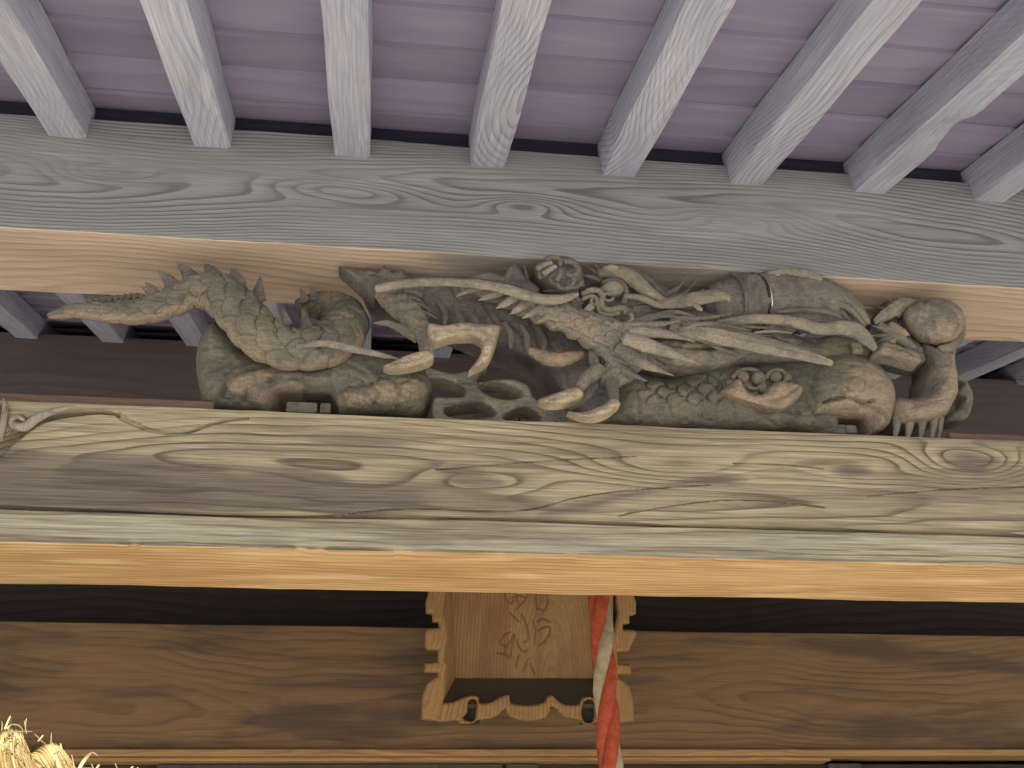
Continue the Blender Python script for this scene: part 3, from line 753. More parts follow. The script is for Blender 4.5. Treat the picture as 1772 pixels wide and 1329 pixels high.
# --- right arm, its fur fringe, wrist and claws
arm = tube('upper_arm', [(800, 498, 7, 2.33), (850, 507, 15, 2.31), (900, 522, 22, 2.29), (950, 542, 24, 2.28), (1000, 562, 26, 2.27), (1050, 585, 33, 2.265), (1085, 606, 33, 2.27), (1072, 636, 27, 2.29), (1045, 662, 18, 2.30)], dr, D, flat=0.7, n=96, step=1.7, scale=(0.022, 0.036, 0.15, (-1.7, 0.6), -1),
           fn=lambda s, a: 0.10*np.sin(s*75+a*2.5)*(s > 0.08)*(s < 0.7)*np.clip((a-0.5)*3, 0, 1)-0.12*np.exp(-((a-0.65)/0.09)**2)-0.10*np.exp(-((a+1.1-0.8*s)/0.08)**2))
for (a, b, c, wd) in [((842, 494), (815, 501), (789, 513), 9), ((872, 502), (850, 511), (827, 520), 10), ((895, 511), (876, 524), (858, 534), 10), ((916, 521), (898, 534), (882, 544), 10), ((938, 529), (920, 542), (903, 551), 9), ((960, 539), (944, 550), (928, 559), 8), ((982, 549), (968, 560), (952, 568), 7)]:
    blade('fur_tuft', [a, b, c], 2.262, wd, wk, arm, flat=0.6, prof=lambda u: (1-u)**0.55, step=2.0)
for (a, b, c, wd, Y, mt) in [((1080, 566), (1130, 563), (1176, 555), 9, 2.23, wk), ((1088, 575), (1145, 577), (1203, 591), 11, 2.225, wk), ((1080, 586), (1145, 606), (1213, 631), 14, 2.222, wk), ((1068, 600), (1110, 628), (1166, 650), 13, 2.235, dr), ((1050, 612), (1080, 640), (1120, 660), 12, 2.27, dk),
                         ((1095, 560), (1150, 545), (1205, 562), 7, 2.26, dk), ((1120, 552), (1170, 540), (1225, 556), 6, 2.265, dk)]:
    blade('elbow_flame', [a, b, c], Y, wd, mt, arm, flat=0.55, prof=lambda u: np.clip(1.15*(1-u)**0.5*(0.55+0.45*np.sin(np.pi*min(1, u+0.15))), 0, 1), step=2.2)
relief('claw', [(932, 692), (950, 684), (975, 676), (995, 670), (1008, 676), (1008, 688), (990, 697), (968, 701), (946, 700)], 2.26, 0.018, 0.025, cw, D, rim=9, step=1.8, grooves=[([(950, 693), (980, 684)], 2, 0.004)])
relief('claw', [(983, 712), (1010, 713), (1040, 702), (1060, 690), (1074, 699), (1055, 716), (1032, 724), (1005, 722)], 2.255, 0.018, 0.025, cw, D, rim=9, step=1.8, grooves=[([(1010, 716), (1050, 704)], 2, 0.003)])
tube('toe', [(1038, 640, 14, 2.29), (1016, 655, 13, 2.275), (1003, 672, 9, 2.265)], dr, D, flat=0.9, n=24)
tube('toe', [(1055, 645, 14, 2.30), (1058, 668, 13, 2.285), (1062, 690, 9, 2.265), (1058, 700, 7, 2.26)], dr, D, flat=0.9, n=24)
tube('toe', [(1030, 664, 10, 2.31), (1010, 690, 8, 2.31), (985, 706, 5, 2.30)], dk, D, flat=0.9, n=20)
# --- cloud scrolls standing on the beam
relief('cloud_scroll', [(736, 634), (764, 642), (787, 646), (812, 640), (838, 628), (844, 634), (829, 648), (826, 662), (856, 657), (888, 657), (914, 668), (922, 686), (934, 695), (955, 700), (985, 712), (1012, 732), (1000, 737), (900, 734), (800, 731), (752, 730), (751, 690), (775, 688), (799, 687), (805, 677), (795, 669), (768, 657), (740, 655)],
       2.38, 0.014, 0.05, dr, D, rim=7, step=1.7, smooth=4, holes=[[(828, 666), (863, 664), (898, 676), (901, 687), (878, 692), (846, 685)], [(772, 706), (822, 698), (847, 706), (855, 721), (810, 725), (774, 720)], [(870, 724), (894, 708), (916, 709), (936, 727), (903, 731)]],
       grooves=[([(800, 664), (826, 664), (850, 660)], 1.6, 0.008), ([(770, 702), (815, 697), (845, 700)], 1.6, 0.006)])
pxbox('prop_block', 754, 820, 706, 722, 2.44, 0.06, M['sill'], D)
pxbox('prop_block', 900, 912, 712, 728, 2.44, 0.04, dr, D)
# --- lower coil on the right with dome
def coil_fn(x, y):
    a = np.clip((x-1085)/30, 0, 1)*np.clip((1262-x)/25, 0, 1)*np.clip((712-y)/14, 0, 1)*np.clip((y-645)/8, 0, 1)
    h = 0.014*scales_h((1400-x)/1.0, y-640+0.08*x, 17.0, 30.0, 1.0)*a
    g = 0
    for gx0 in (1098, 1150, 1203, 1258):
        g = g-0.006*np.exp(-((x-gx0-0.12*(y-700))/3.0)**2)*(y > 690)
    return h+g
relief('lower_coil', [(1046, 640), (1080, 636), (1122, 652), (1160, 656), (1195, 645), (1240, 628), (1290, 632), (1330, 628), (1381, 626), (1415, 632), (1440, 680), (1440, 752), (1350, 750), (1200, 746), (1080, 742), (1030, 738), (1055, 705), (1062, 680)],
       2.43, 0.08, 0.10, gn, D, rim=40, fn=coil_fn, step=2.2, seed=8,
       grooves=[([(1080, 645), (1115, 662), (1140, 668)], 4, -0.010), ([(1180, 652), (1210, 648), (1235, 665), (1242, 690)], 3, 0.010), ([(1340, 716), (1380, 722), (1420, 716)], 3, 0.010), ([(1300, 716), (1330, 740)], 3, 0.008), ([(1380, 700), (1400, 730)], 3, 0.008)],
       bumps=[(1340, 728, 22, 0.010), (1385, 735, 20, 0.012)])
relief('dome', [(1381, 660), (1400, 628), (1447, 610), (1480, 612), (1502, 621), (1520, 637), (1537, 660), (1544, 686), (1541, 716), (1528, 742), (1500, 756), (1440, 755), (1395, 752), (1388, 720), (1378, 690)],
       2.42, 0.11, 0.11, gn, D, rim=58, step=2.2, seed=9,
       grooves=[([(1440, 668), (1452, 660), (1470, 664), (1468, 682), (1450, 684), (1440, 676)], 2, 0.008), ([(1410, 702), (1440, 695), (1470, 703), (1490, 700)], 2.5, 0.018), ([(1470, 706), (1500, 716), (1520, 735)], 2.5, 0.012), ([(1400, 706), (1420, 698)], 3, 0.010), ([(1447, 640), (1490, 645), (1525, 668)], 3, 0.006), ([(1400, 640), (1450, 622), (1510, 632)], 2.5, 0.006)],
       holes=[[(1398, 734), (1410, 729), (1476, 731), (1487, 738), (1488, 760), (1396, 758)]],
       bumps=[(1461, 674, 17, 0.010), (1455, 692, 24, 0.008), (1440, 716, 30, 0.010), (1505, 735, 26, 0.008)],
       bare=[[(1452, 646), (1478, 642), (1512, 654), (1534, 672), (1545, 700), (1538, 730), (1515, 752), (1490, 752), (1486, 730), (1440, 728), (1400, 724), (1396, 706), (1412, 700), (1440, 698), (1436, 680)]])
pxbox('wedge_block', 1404, 1464, 734, 747, 2.39, 0.1, dk, D, 0.005)
pxbox('wedge_block', 1466, 1482, 735, 748, 2.385, 0.08, dr, D, 0.005)
# swirl cloud with beads
relief('swirl', [(1246, 680), (1262, 664), (1278, 656), (1288, 672), (1300, 682), (1318, 682), (1332, 668), (1352, 660), (1384, 667), (1386, 682), (1371, 700), (1343, 712), (1312, 704), (1276, 692)], 2.34, 0.03, 0.06, tn, D, rim=14, step=2.0, grooves=[([(1262, 680), (1300, 694), (1345, 690), (1375, 672)], 3, 0.006)])
for (x, y, r) in [(1262, 663, 8), (1285, 652, 11), (1312, 655, 13), (1320, 671, 10), (1342, 652, 11), (1362, 653, 8)]:
    tube('bead', [(x-r*0.9, y, r*0.35, 2.352), (x-r*0.5, y, r*0.85, 2.348), (x, y, r, 2.346), (x+r*0.5, y, r*0.85, 2.348), (x+r*0.9, y, r*0.35, 2.352)], gn, D, flat=0.7, n=20, step=1.5)
curl(spiral(1300, 662, 34, 8, 3.4, 8.6, 20), 4, 3, 2.342, gn, 'cloud_curl', flat=0.8)
curl(spiral(1348, 655, 22, 5, 3.2, 8.8, 18), 4, 2.5, 2.342, gn, 'cloud_curl', flat=0.8)
# throat behind the spikes with its bare bump
relief('throat', [(1120, 585), (1180, 570), (1250, 568), (1320, 585), (1330, 600), (1290, 618), (1260, 632), (1210, 640), (1150, 632), (1110, 610)], 2.36, 0.04, 0.08, dr, D, rim=30, grooves=[([(1140, 600), (1200, 606), (1260, 604)], 3, 0.008), ([(1160, 586), (1230, 588), (1300, 598)], 3, 0.008)], bumps=[(1238, 612, 15, 0.016)])
# --- head: snout barrel, brow, curls, eye
snout = tube('snout', [(1222, 536, 20, 2.36), (1240, 532, 40, 2.355), (1275, 528, 50, 2.35), (1320, 526, 54, 2.345), (1370, 526, 53, 2.345), (1420, 530, 47, 2.35), (1460, 542, 36, 2.36), (1495, 560, 18, 2.37)], dk, D, flat=0.85, n=72, step=2.2,
             fn=lambda s, a: -0.03*np.exp(-((s-0.22-0.06*np.cos(a))/0.010)**2))
# dark groove line and an added bright arc for its glint
def on_snout(x, y, extra=0.0):
    r_ = 54*0.00147; q = np.clip(1-((y-526)/54.0)**2, 0.02, 1)
    return 2.345-0.88*0.85*r_*math.sqrt(q)-extra
def wire(name, q, r, mat, parent, n=8):
    q = np.asarray(q); m = len(q)
    T = np.gradient(q, axis=0); T /= np.linalg.norm(T, axis=1)[:, None]
    s1 = np.cross(T, np.array([1.0, 0.02, 0.05])); s1 /= np.linalg.norm(s1, axis=1)[:, None]; s2 = np.cross(T, s1)
    th = np.linspace(0, 2*math.pi, n, endpoint=False)
    V = (q[:, None]+r*np.cos(th)[None, :, None]*s1[:, None]+r*np.sin(th)[None, :, None]*s2[:, None]).reshape(-1, 3)
    I = np.arange(m*n).reshape(m, n); J = np.roll(I, -1, 1)
    return link_mesh(name, V, [tuple(k) for k in np.stack([I[:-1], J[:-1], J[1:], I[1:]], -1).reshape(-1, 4)]+[tuple(I[0][::-1]), tuple(I[-1])], mat, parent, angle=70)
def snout_ring(x, t0, t1, grow, shift=0.0):
    c = P(x, 526.5, 2.346); R_ = 53*float(mpp(c))*grow
    T = P(x+20, 526.3, 2.346)-P(x-20, 526.7, 2.346); T /= np.linalg.norm(T)
    N_ = DISP-(T@DISP)*T; N_ /= np.linalg.norm(N_); B_ = np.cross(T, N_)
    th = np.linspace(t0, t1, 40)
    return c+0.86*R_*np.cos(th)[:, None]*N_+R_*np.sin(th)[:, None]*B_+(0.020*np.cos(th)+shift)[:, None]*T
wire('groove_line', snout_ring(1302, -1.5, 1.5, 1.012), 0.0034, M['iron'], snout)
wire('glint_arc', snout_ring(1302, -1.1, 0.25, 1.03, 0.0062), 0.0030, M['glint_metal'], snout)
wire('snout_fold', snout_ring(1262, -1.4, 1.2, 0.99), 0.0040, dk, snout)
blade('nostril', [(1350, 515), (1375, 508), (1400, 512), (1412, 524)], 2.288, 7, dk, snout, flat=0.6)
blade('snout_ridge', [(1330, 490), (1370, 488), (1410, 496), (1445, 512)], 2.292, 5, dr, snout, flat=0.6)
blade('snout_ridge', [(1345, 540), (1390, 536), (1430, 540), (1462, 552)], 2.285, 5, dk, snout, flat=0.6)
blade('beam_light_patch', [(1330, 475), (1360, 472), (1395, 474), (1422, 483)], 2.28, 8, wk, D, flat=0.5, prof=lambda u: np.sin(np.pi*np.clip(0.16+0.72*u, 0, 1))**0.5, ridge=0)  # pale sliver standing in for light on the beam's bottom
blade('lip', [(1376, 524), (1405, 520), (1440, 522), (1470, 535), (1496, 562)], 2.295, 6, wk, D, prof=lambda u: np.sin(np.pi*np.clip(0.08+0.84*u, 0, 1))**0.6)
blade('lip', [(1450, 508), (1475, 528), (1492, 545), (1503, 560)], 2.30, 8, dr, D, prof=lambda u: np.sin(np.pi*np.clip(0.1+0.8*u, 0, 1))**0.6)
tube('snout_lip', [(1238, 562, 6, 2.30), (1290, 553, 8, 2.28), (1345, 553, 9, 2.275), (1385, 560, 10, 2.27), (1420, 570, 11, 2.27), (1452, 567, 12, 2.275), (1480, 572, 14, 2.28), (1500, 588, 11, 2.285), (1514, 604, 6, 2.29)], wk, D, flat=0.6, n=28)
relief('jaw', [(1300, 578), (1330, 575), (1370, 580), (1410, 585), (1440, 582), (1480, 588), (1505, 606), (1500, 622), (1450, 620), (1400, 622), (1350, 600), (1310, 592)], 2.39, 0.03, 0.06, gn, D, rim=16)
relief('jaw_tip', [(1512, 611), (1524, 592), (1535, 590), (1560, 600), (1582, 606), (1592, 622), (1586, 630), (1550, 620), (1525, 616)], 2.32, 0.02, 0.04, dr, D, rim=9, step=2, grooves=[([(1530, 600), (1560, 608), (1585, 620)], 2, 0.005)])
pxbox('tooth', 1478, 1492, 592, 608, 2.34, 0.02, wk, D, 0.006)
# nostril leaf
lf = tube('brow_leaf', [(1128, 528, 5, 2.27), (1160, 524, 10, 2.25), (1200, 518, 12, 2.235), (1235, 512, 11, 2.23), (1258, 514, 6, 2.23), (1262, 522, 2, 2.235)], dr, D, flat=0.55, n=24, ridge=0.15)
tube('brow_leaf', [(1200, 524, 5, 2.24), (1208, 532, 5, 2.235), (1215, 537, 3, 2.235)], dr, D, flat=0.8, n=16)
relief('face', [(1020, 520), (1040, 505), (1065, 498), (1100, 505), (1140, 520), (1180, 530), (1220, 540), (1250, 550), (1230, 566), (1180, 572), (1120, 575), (1075, 566), (1045, 562), (1020, 545)], 2.33, 0.05, 0.08, dk, D, rim=26, step=2.0,
       grooves=[([(1060, 540), (1110, 534), (1160, 540), (1200, 552)], 2.5, 0.010), ([(1100, 520), (1125, 530)], 3, 0.012), ([(1090, 548), (1140, 546), (1200, 560)], 2, 0.008), ([(1060, 525), (1090, 520), (1120, 526)], 2, 0.008)])
blade('brow', [(1036, 474), (1065, 470), (1095, 482), (1120, 504), (1150, 520)], 2.26, 14, dr, D, prof=lambda u: np.sin(np.pi*np.clip(0.12+0.8*u, 0, 1))**0.7, flat=0.7)
blade('brow', [(1060, 463), (1090, 468), (1120, 484), (1145, 508), (1160, 514)], 2.29, 7, dk, D, flat=0.8)
blade('brow', [(1100, 478), (1112, 494), (1130, 512), (1165, 521), (1200, 512), (1218, 500)], 2.275, 5, dr, D)
blade('brow', [(1080, 512), (1110, 516), (1140, 528), (1175, 532)], 2.255, 6, dr, D)
tube('horn_stub', [(1046, 466, 5, 2.255), (1058, 463, 6, 2.245), (1070, 465, 5, 2.245)], wk, D, flat=0.9, n=14)
# eye ball and curls
tube('eyeball', [(1040, 502, 6, 2.27), (1050, 502, 13, 2.262), (1060, 501, 16, 2.258), (1070, 501, 12, 2.262), (1077, 502, 5, 2.27)], wk, D, flat=0.9, n=28, step=1.5)
curl([(1008, 510), (1018, 504), (1034, 503), (1042, 512), (1040, 524), (1046, 535), (1060, 537), (1076, 534), (1085, 540)], 5, 7, 2.25, dr, flat=0.8)
curl([(1008, 518), (1022, 512), (1032, 516), (1034, 528), (1040, 542), (1056, 545), (1072, 541)], 3, 4, 2.245, dr, flat=0.8)
curl([(1040, 560), (1064, 563), (1084, 560), (1094, 552), (1092, 544)], 2.5, 4, 2.235, wk, flat=0.8)
curl([(1008, 545), (1015, 538), (1024, 530)], 5, 7, 2.25, wk, flat=0.8)
curl([(1042, 490), (1060, 484), (1078, 492), (1084, 508), (1078, 526)], 4, 5, 2.262, dk, flat=0.8)
# curly topknot
relief('topknot', [(925, 462), (938, 450), (958, 444), (985, 446), (1003, 458), (1010, 476), (1002, 496), (985, 510), (962, 508), (944, 494), (930, 478)], 2.30, 0.06, 0.07, dk, D, rim=36, step=2.0)
for pts, a, b in [(spiral(962, 458, 20, 5, 3.6, 6.6), 5, 4), (spiral(985, 470, 22, 6, 4.3, 8.5), 5, 4), (spiral(948, 472, 16, 5, 2.4, 5.2), 5, 3), (spiral(972, 488, 22, 8, -0.4, 2.8), 5, 4), (spiral(962, 480, 14, 4, 1.5, 5.0), 4, 3), (spiral(990, 488, 15, 5, 0.0, 3.6), 4, 3)]:
    curl(pts, a, b, 2.228, dk, flat=0.9)
curl([(930, 465), (944, 458), (955, 455)], 5, 4, 2.215, wk)
curl([(941, 474), (952, 466), (962, 461)], 5, 4, 2.21, wk)
curl([(964, 484), (970, 474), (971, 466)], 4, 3, 2.21, dr)
# cloud puff behind the topknot on the left
relief('mane_cloud', [(812, 484), (828, 474), (852, 472), (870, 478), (880, 462), (894, 458), (906, 474), (916, 486), (935, 500), (925, 512), (890, 502), (850, 490)], 2.31, 0.025, 0.05, dk, D, rim=10, step=2.0, smooth=3, grooves=[([(872, 492), (874, 474)], 2, 0.008), ([(884, 492), (888, 470)], 2, 0.006), ([(826, 482), (860, 480)], 2, 0.004)])
# long whiskers
tube('whisker', [(650, 500, 6, 2.25), (672, 496, 8, 2.245), (700, 491, 8, 2.24), (760, 488, 7.5, 2.235), (820, 491, 8, 2.23), (870, 499, 9, 2.225), (905, 510, 9, 2.225), (940, 518, 9, 2.222), (975, 517, 8, 2.22), (1000, 509, 3.5, 2.22)], wk, D, flat=0.5, n=24, ridge=0.3)
tube('whisker', [(1170, 572, 6, 2.28), (1215, 577, 10, 2.26), (1260, 586, 12, 2.25), (1310, 598, 11, 2.24), (1360, 609, 9, 2.235), (1400, 618, 8, 2.23), (1430, 626, 6, 2.23), (1440, 629, 4, 2.23)], wk, D, flat=0.6, n=24, fn=lambda s, a: 0.16*np.cos(a*5))
blade('whisker', [(1180, 562), (1230, 566), (1290, 580), (1340, 592), (1400, 608)], 2.265, 6, dr, D)
blade('whisker', [(1175, 570), (1210, 562), (1240, 562), (1300, 572)], 2.26, 5, dr, D)
blade('whisker', [(1305, 576), (1340, 573), (1372, 577)], 2.29, 3, wk, D)
# dense locks of mane, jaw fur and hair about the head
def fan(name, x, y, a0, a1, n, l0, l1, w, Y, mat, bend=0.25, parent=D, sp=0.0):
    for k in range(n):
        a = math.radians(a0+(a1-a0)*k/max(1, n-1)); L = l0+(l1-l0)*k/max(1, n-1)
        dx, dy = math.cos(a), math.sin(a)
        ox, oy = -dy*sp*(k-(n-1)/2), dx*sp*(k-(n-1)/2)
        b = bend*L*(1 if k % 2 else 0.7)
        blade(name, [(x+ox, y+oy), (x+ox+dx*L*0.5-dy*b*0.35, y+oy+dy*L*0.5+dx*b*0.35), (x+ox+dx*L, y+oy+dy*L-b*0.3)], Y+0.004*(k % 3), w, mat, parent, flat=0.6, prof=lambda u: np.clip((1-u)**0.55*(0.6+0.5*np.sin(np.pi*min(1, u+0.2))), 0, 1), step=2.0, n=12)
fan('hair_lock', 1098, 548, -14, 12, 6, 95, 150, 6, 2.29, dk, 0.12, sp=5)
fan('hair_lock', 1160, 560, -4, 16, 5, 110, 150, 6, 2.268, dr, 0.10, sp=4)
fan('hair_lock', 1205, 575, 4, 22, 4, 80, 110, 6, 2.285, dk, 0.10, sp=4)
fan('hair_lock', 1030, 598, 35, 85, 5, 50, 62, 8, 2.30, dk, 0.2, sp=2)
fan('hair_lock', 1110, 600, 10, 48, 5, 70, 62, 8, 2.31, dk, 0.2, sp=3)
fan('hair_lock', 1150, 520, -40, 0, 4, 60, 75, 6, 2.29, dk, 0.3, sp=4)
fan('hair_lock', 1000, 500, 180, 250, 6, 60, 46, 6, 2.285, dk, 0.3, sp=3)
fan('hair_lock', 1005, 530, 165, 215, 4, 40, 40, 5, 2.275, dr, 0.3, sp=3)
fan('hair_lock', 905, 492, 200, 262, 4, 50, 34, 6, 2.305, dk, 0.3, sp=3)
fan('hair_lock', 1040, 482, 190, 268, 4, 34, 26, 5, 2.275, dr, 0.4, sp=2)
fan('hair_lock', 1450, 520, 20, 48, 3, 60, 70, 6, 2.305, dk, 0.2, sp=5)
fan('hair_lock', 730, 506, 170, 215, 4, 40, 34, 6, 2.33, dk, 0.25, sp=3)
fan('hair_lock', 1545, 585, 140, 200, 4, 32, 40, 6, 2.325, dr, 0.3, sp=3)
fan('hair_lock', 1560, 540, 195, 245, 3, 42, 30, 7, 2.345, dr, 0.3, sp=5)
fan('jaw_tuft', 1240, 560, 8, 30, 4, 120, 60, 5, 2.30, dk, 0.1, sp=4)
# crescent folds carved along the belly of the arch
for k in range(9):
    t = k/8
    x = 700+t*230; y = 520+t*70+14*math.sin(t*3)
    blade('belly_fold', [(x, y-26), (x+12, y-4), (x+10, y+22)], 2.385-0.01*t, 6, dk, body, flat=0.5, step=2.2)
for (x, y) in [(1052, 512), (1064, 494), (1030, 520)]:
    curl(spiral(x, y, 11, 3, 0.5, 6.0, 12), 3, 2.4, 2.248, dr, flat=0.9)
# --- coiled end on the right: ball, shadow collar, neck, comb
relief('shadow_collar', [(1511, 560), (1524, 530), (1540, 511), (1560, 502), (1588, 505), (1602, 512), (1625, 516), (1645, 532), (1660, 552), (1667, 580), (1655, 596), (1620, 604), (1580, 604), (1545, 590), (1522, 572)], 2.42, 0.05, 0.07, dk, D, rim=22, step=2.2)  # dark piece round the ball; its top is shaped from the beam's shadow
tube('ball', [(1568, 566, 14, 2.36), (1578, 562, 30, 2.35), (1596, 558, 38, 2.34), (1618, 556, 40, 2.335), (1640, 556, 34, 2.345), (1656, 557, 16, 2.36)], dr, D, bare_fn=lambda s, a: np.clip(0.55+0.6*(s-0.45), 0, 1)*np.clip(0.6+a*0.5, 0, 1), flat=0.95, n=56, step=1.8, fn=lambda s, a: -0.04*np.exp(-((a+0.75)/0.05)**2))
tube('collar_rim', [(1640, 528, 5, 2.36), (1655, 542, 6, 2.35), (1664, 562, 7, 2.345), (1660, 584, 8, 2.35), (1645, 600, 9, 2.35), (1625, 606, 8, 2.355)], dr, D, flat=0.9, n=18)
blade('leaf', [(1514, 558), (1540, 540), (1566, 527), (1594, 525)], 2.33, 11, wk, D, flat=0.5, prof=lambda u: np.sin(np.pi*np.clip(0.08+0.85*u, 0, 1))**0.6, fn=lambda s, a: 0.1*np.cos(a*4))
blade('leaf', [(1520, 562), (1545, 578), (1566, 592), (1586, 602)], 2.33, 10, dr, D, flat=0.5)
blade('leaf', [(1540, 560), (1556, 572), (1574, 580)], 2.32, 8, tn, D, flat=0.5)
relief('neck', [(1588, 596), (1620, 604), (1648, 606), (1646, 622), (1650, 648), (1652, 680), (1642, 702), (1630, 722), (1600, 735), (1560, 738), (1540, 730), (1535, 700), (1548, 688), (1575, 690), (1594, 678), (1598, 650), (1602, 628)], 2.40, 0.07, 0.09, dr, D, rim=28, step=2.2, grooves=[([(1560, 708), (1600, 698), (1646, 690)], 2, 0.005), ([(1602, 640), (1620, 636), (1640, 640)], 2, 0.005), ([(1600, 660), (1625, 656), (1645, 662)], 2, 0.005)], bare=[[(1540, 700), (1575, 696), (1605, 688), (1630, 640), (1640, 610), (1660, 610), (1656, 690), (1635, 722), (1595, 734), (1540, 730)]], fn=lambda x, y: 0.006*scales_h(y-600, x-1560, 22.0, 30.0, 1.0))
for k, (x, wd) in enumerate([(1552, 9), (1574, 10), (1596, 9), (1616, 8), (1628, 6)]):
    blade('comb_tooth', [(x, 722), (x-1, 742), (x-4, 762)], 2.37, wd, dr, D, flat=0.7, prof=lambda u: 1-0.7*u)
relief('hook', [(1646, 644), (1662, 652), (1674, 664), (1682, 684), (1680, 705), (1674, 722), (1664, 730), (1648, 732), (1634, 728), (1644, 714), (1660, 706), (1664, 690), (1654, 680), (1660, 672), (1664, 664), (1652, 658)], 2.47, 0.02, 0.04, dr, D, rim=8, step=1.8, smooth=4)

# carved scroll at the left end of the cracked beam
bs = [M['beam_front']]
def scroll(name, path, flat=0.7):
    return tube(name, path, M['post'], rb, flat=flat, n=20, step=2.0, rough=0.06, ridge=0.15)
scroll('carved_scroll', [(128, 703, 2, 2.297), (104, 709, 5, 2.295), (80, 716, 7, 2.293), (60, 727, 8, 2.29), (44, 738, 8, 2.288), (28, 738, 7, 2.286), (20, 729, 5, 2.286), (30, 722, 4, 2.284), (42, 727, 3, 2.283)])
scroll('carved_scroll', [(6, 690, 2, 2.296), (9, 708, 5, 2.29), (6, 730, 6, 2.286), (-2, 755, 7, 2.286), (-14, 780, 5, 2.288)])
# ------------------------------------------------------------------ name plaque (leans forward)
PT = rad(11)
pb = P(916, 1246, 4.02)
def PL(x, y, off=0.0):
    """plaque plane: through pb, leaning towards the viewer at the top; off = towards viewer"""
    d = ray(x, y); o = np.array([0, 0, CAMZ]); nrm = np.array([0, -math.cos(PT), -math.sin(PT)])
    p0 = pb+nrm*off
    t = ((p0-o)@nrm)/(d@nrm)
    return o+d*t[..., None]
NR = np.array([0, -math.cos(PT), -math.sin(PT)])
pq = empty('name_plaque', 'brown wooden shrine name plaque with cloud-edged frame and carved characters', 'plaque')
TX = lambda pts: [(700+x*0.24755, 1000+y*0.24755) for x, y in pts]
STROKES = [[(700, 60), (700, 115), (715, 150), (745, 175), (765, 150)], [(760, 60), (780, 120), (800, 180)], [(870, 70), (850, 140), (780, 215)], [(985, 60), (1000, 130), (1000, 185), (975, 222), (940, 205)], [(925, 60), (920, 140), (925, 215)],
           [(740, 140), (800, 120), (850, 135)], [(735, 375), (690, 400), (668, 450), (705, 480), (690, 525), (645, 520)], [(700, 480), (740, 440), (765, 390)], [(768, 400), (748, 500), (735, 555), (700, 525)], [(785, 430), (800, 480), (830, 512), (860, 500)],
           [(735, 240), (770, 270), (800, 300)], [(820, 250), (855, 330), (865, 420), (835, 445)], [(895, 290), (915, 350), (912, 465)], [(930, 365), (985, 335), (1022, 350), (1000, 410), (945, 468)], [(930, 300), (970, 280), (1010, 300)], [(800, 535), (785, 590), (778, 625)], [(862, 560), (845, 610), (825, 655)], [(880, 590), (892, 630), (908, 668)]]
relief('panel', [(776, 960), (1056, 960), (1034, 1176), (787, 1176)], 0, 0.003, 0.03, M['plaque'], pq, rim=3, step=1.6, smooth=0, mapper=lambda x, y: PL(x, y, 0.0), disp=NR, grooves=[(TX(s), 1.5, 0.006) for s in STROKES], rough=0.0006)
for s in STROKES:
    c = catmull(TX(s), 6)
    q = PL(c[:, 0], c[:, 1], -0.0006)
    n = len(q); ringn = 6; V = []; F = []
    for i in range(n):
        tdir = q[min(i+1, n-1)]-q[max(i-1, 0)]; tdir /= np.linalg.norm(tdir)
        side = np.cross(tdir, NR); wv = 0.0020*(0.45+0.55*math.sin(math.pi*(0.1+0.8*i/(n-1))))
        for k in range(ringn):
            a = 2*math.pi*k/ringn
            V.append(q[i]+side*wv*math.cos(a)+NR*wv*0.5*math.sin(a))
    for i in range(n-1):
        for k in range(ringn):
            F.append((i*ringn+k, i*ringn+(k+1) % ringn, (i+1)*ringn+(k+1) % ringn, (i+1)*ringn+k))
    F += [tuple(range(ringn))[::-1], tuple((n-1)*ringn+k for k in range(ringn))]
    link_mesh('lettering_stroke', V, F, M['ink'], pq)
FO = 0.10        # rim stands this far in front of the panel
def slab(name, a, b, c, d, oa, od, mat, thick=0.02):
    """flat sloping board between panel edge (a,b) and rim edge (c,d)"""
    q = [PL(np.array(p[0]), np.array(p[1]), o) for p, o in ((a, oa), (b, oa), (c, od), (d, od))]
    nn = np.cross(q[1]-q[0], q[3]-q[0]); nn /= np.linalg.norm(nn)
    if nn@NR > 0: nn = -nn
    V = q+[p+nn*thick for p in q]
    link_mesh(name, V, [(0, 1, 2, 3), (7, 6, 5, 4), (0, 4, 5, 1), (1, 5, 6, 2), (2, 6, 7, 3), (3, 7, 4, 0)], mat, pq, smooth=False)
slab('frame_side_slope', (776, 960), (788, 1173), (764, 1219), (772, 960), 0.002, FO, M['frame'])
slab('frame_side_slope', (1056, 960), (1033, 1173), (1058, 1219), (1062, 960), 0.002, FO, M['frame'])
slab('frame_bottom_slope', (788, 1173), (1033, 1173), (1058, 1219), (764, 1219), 0.002, FO, M['frame_shade'])
fm = lambda x, y: PL(x, y, FO)
L_ = [(774, 960), (772, 1027), (768, 1058), (774, 1084), (775, 1104), (772, 1124), (771, 1143), (775, 1150), (772, 1164), (770, 1200), (760, 1248), (729, 1245), (731, 1205), (738, 1184), (748, 1174), (758, 1170), (758, 1164), (734, 1163), (736, 1147), (758, 1145), (759, 1125), (739, 1124), (736, 1118), (736, 1092), (740, 1087), (760, 1086), (760, 1077), (749, 1076), (749, 1062), (738, 1060), (737, 1040), (741, 1028), (746, 1005), (744, 960)]
relief('frame_side', L_, 0, 0.012, 0.05, M['frame'], pq, rim=7, step=1.6, smooth=0, mapper=fm, disp=NR, rough=0.0008)
relief('frame_side', [(1824-x+(3 if y > 1100 else 14), y+3) for x, y in L_], 0, 0.012, 0.05, M['frame'], pq, rim=7, step=1.6, smooth=0, mapper=fm, disp=NR, rough=0.0008)
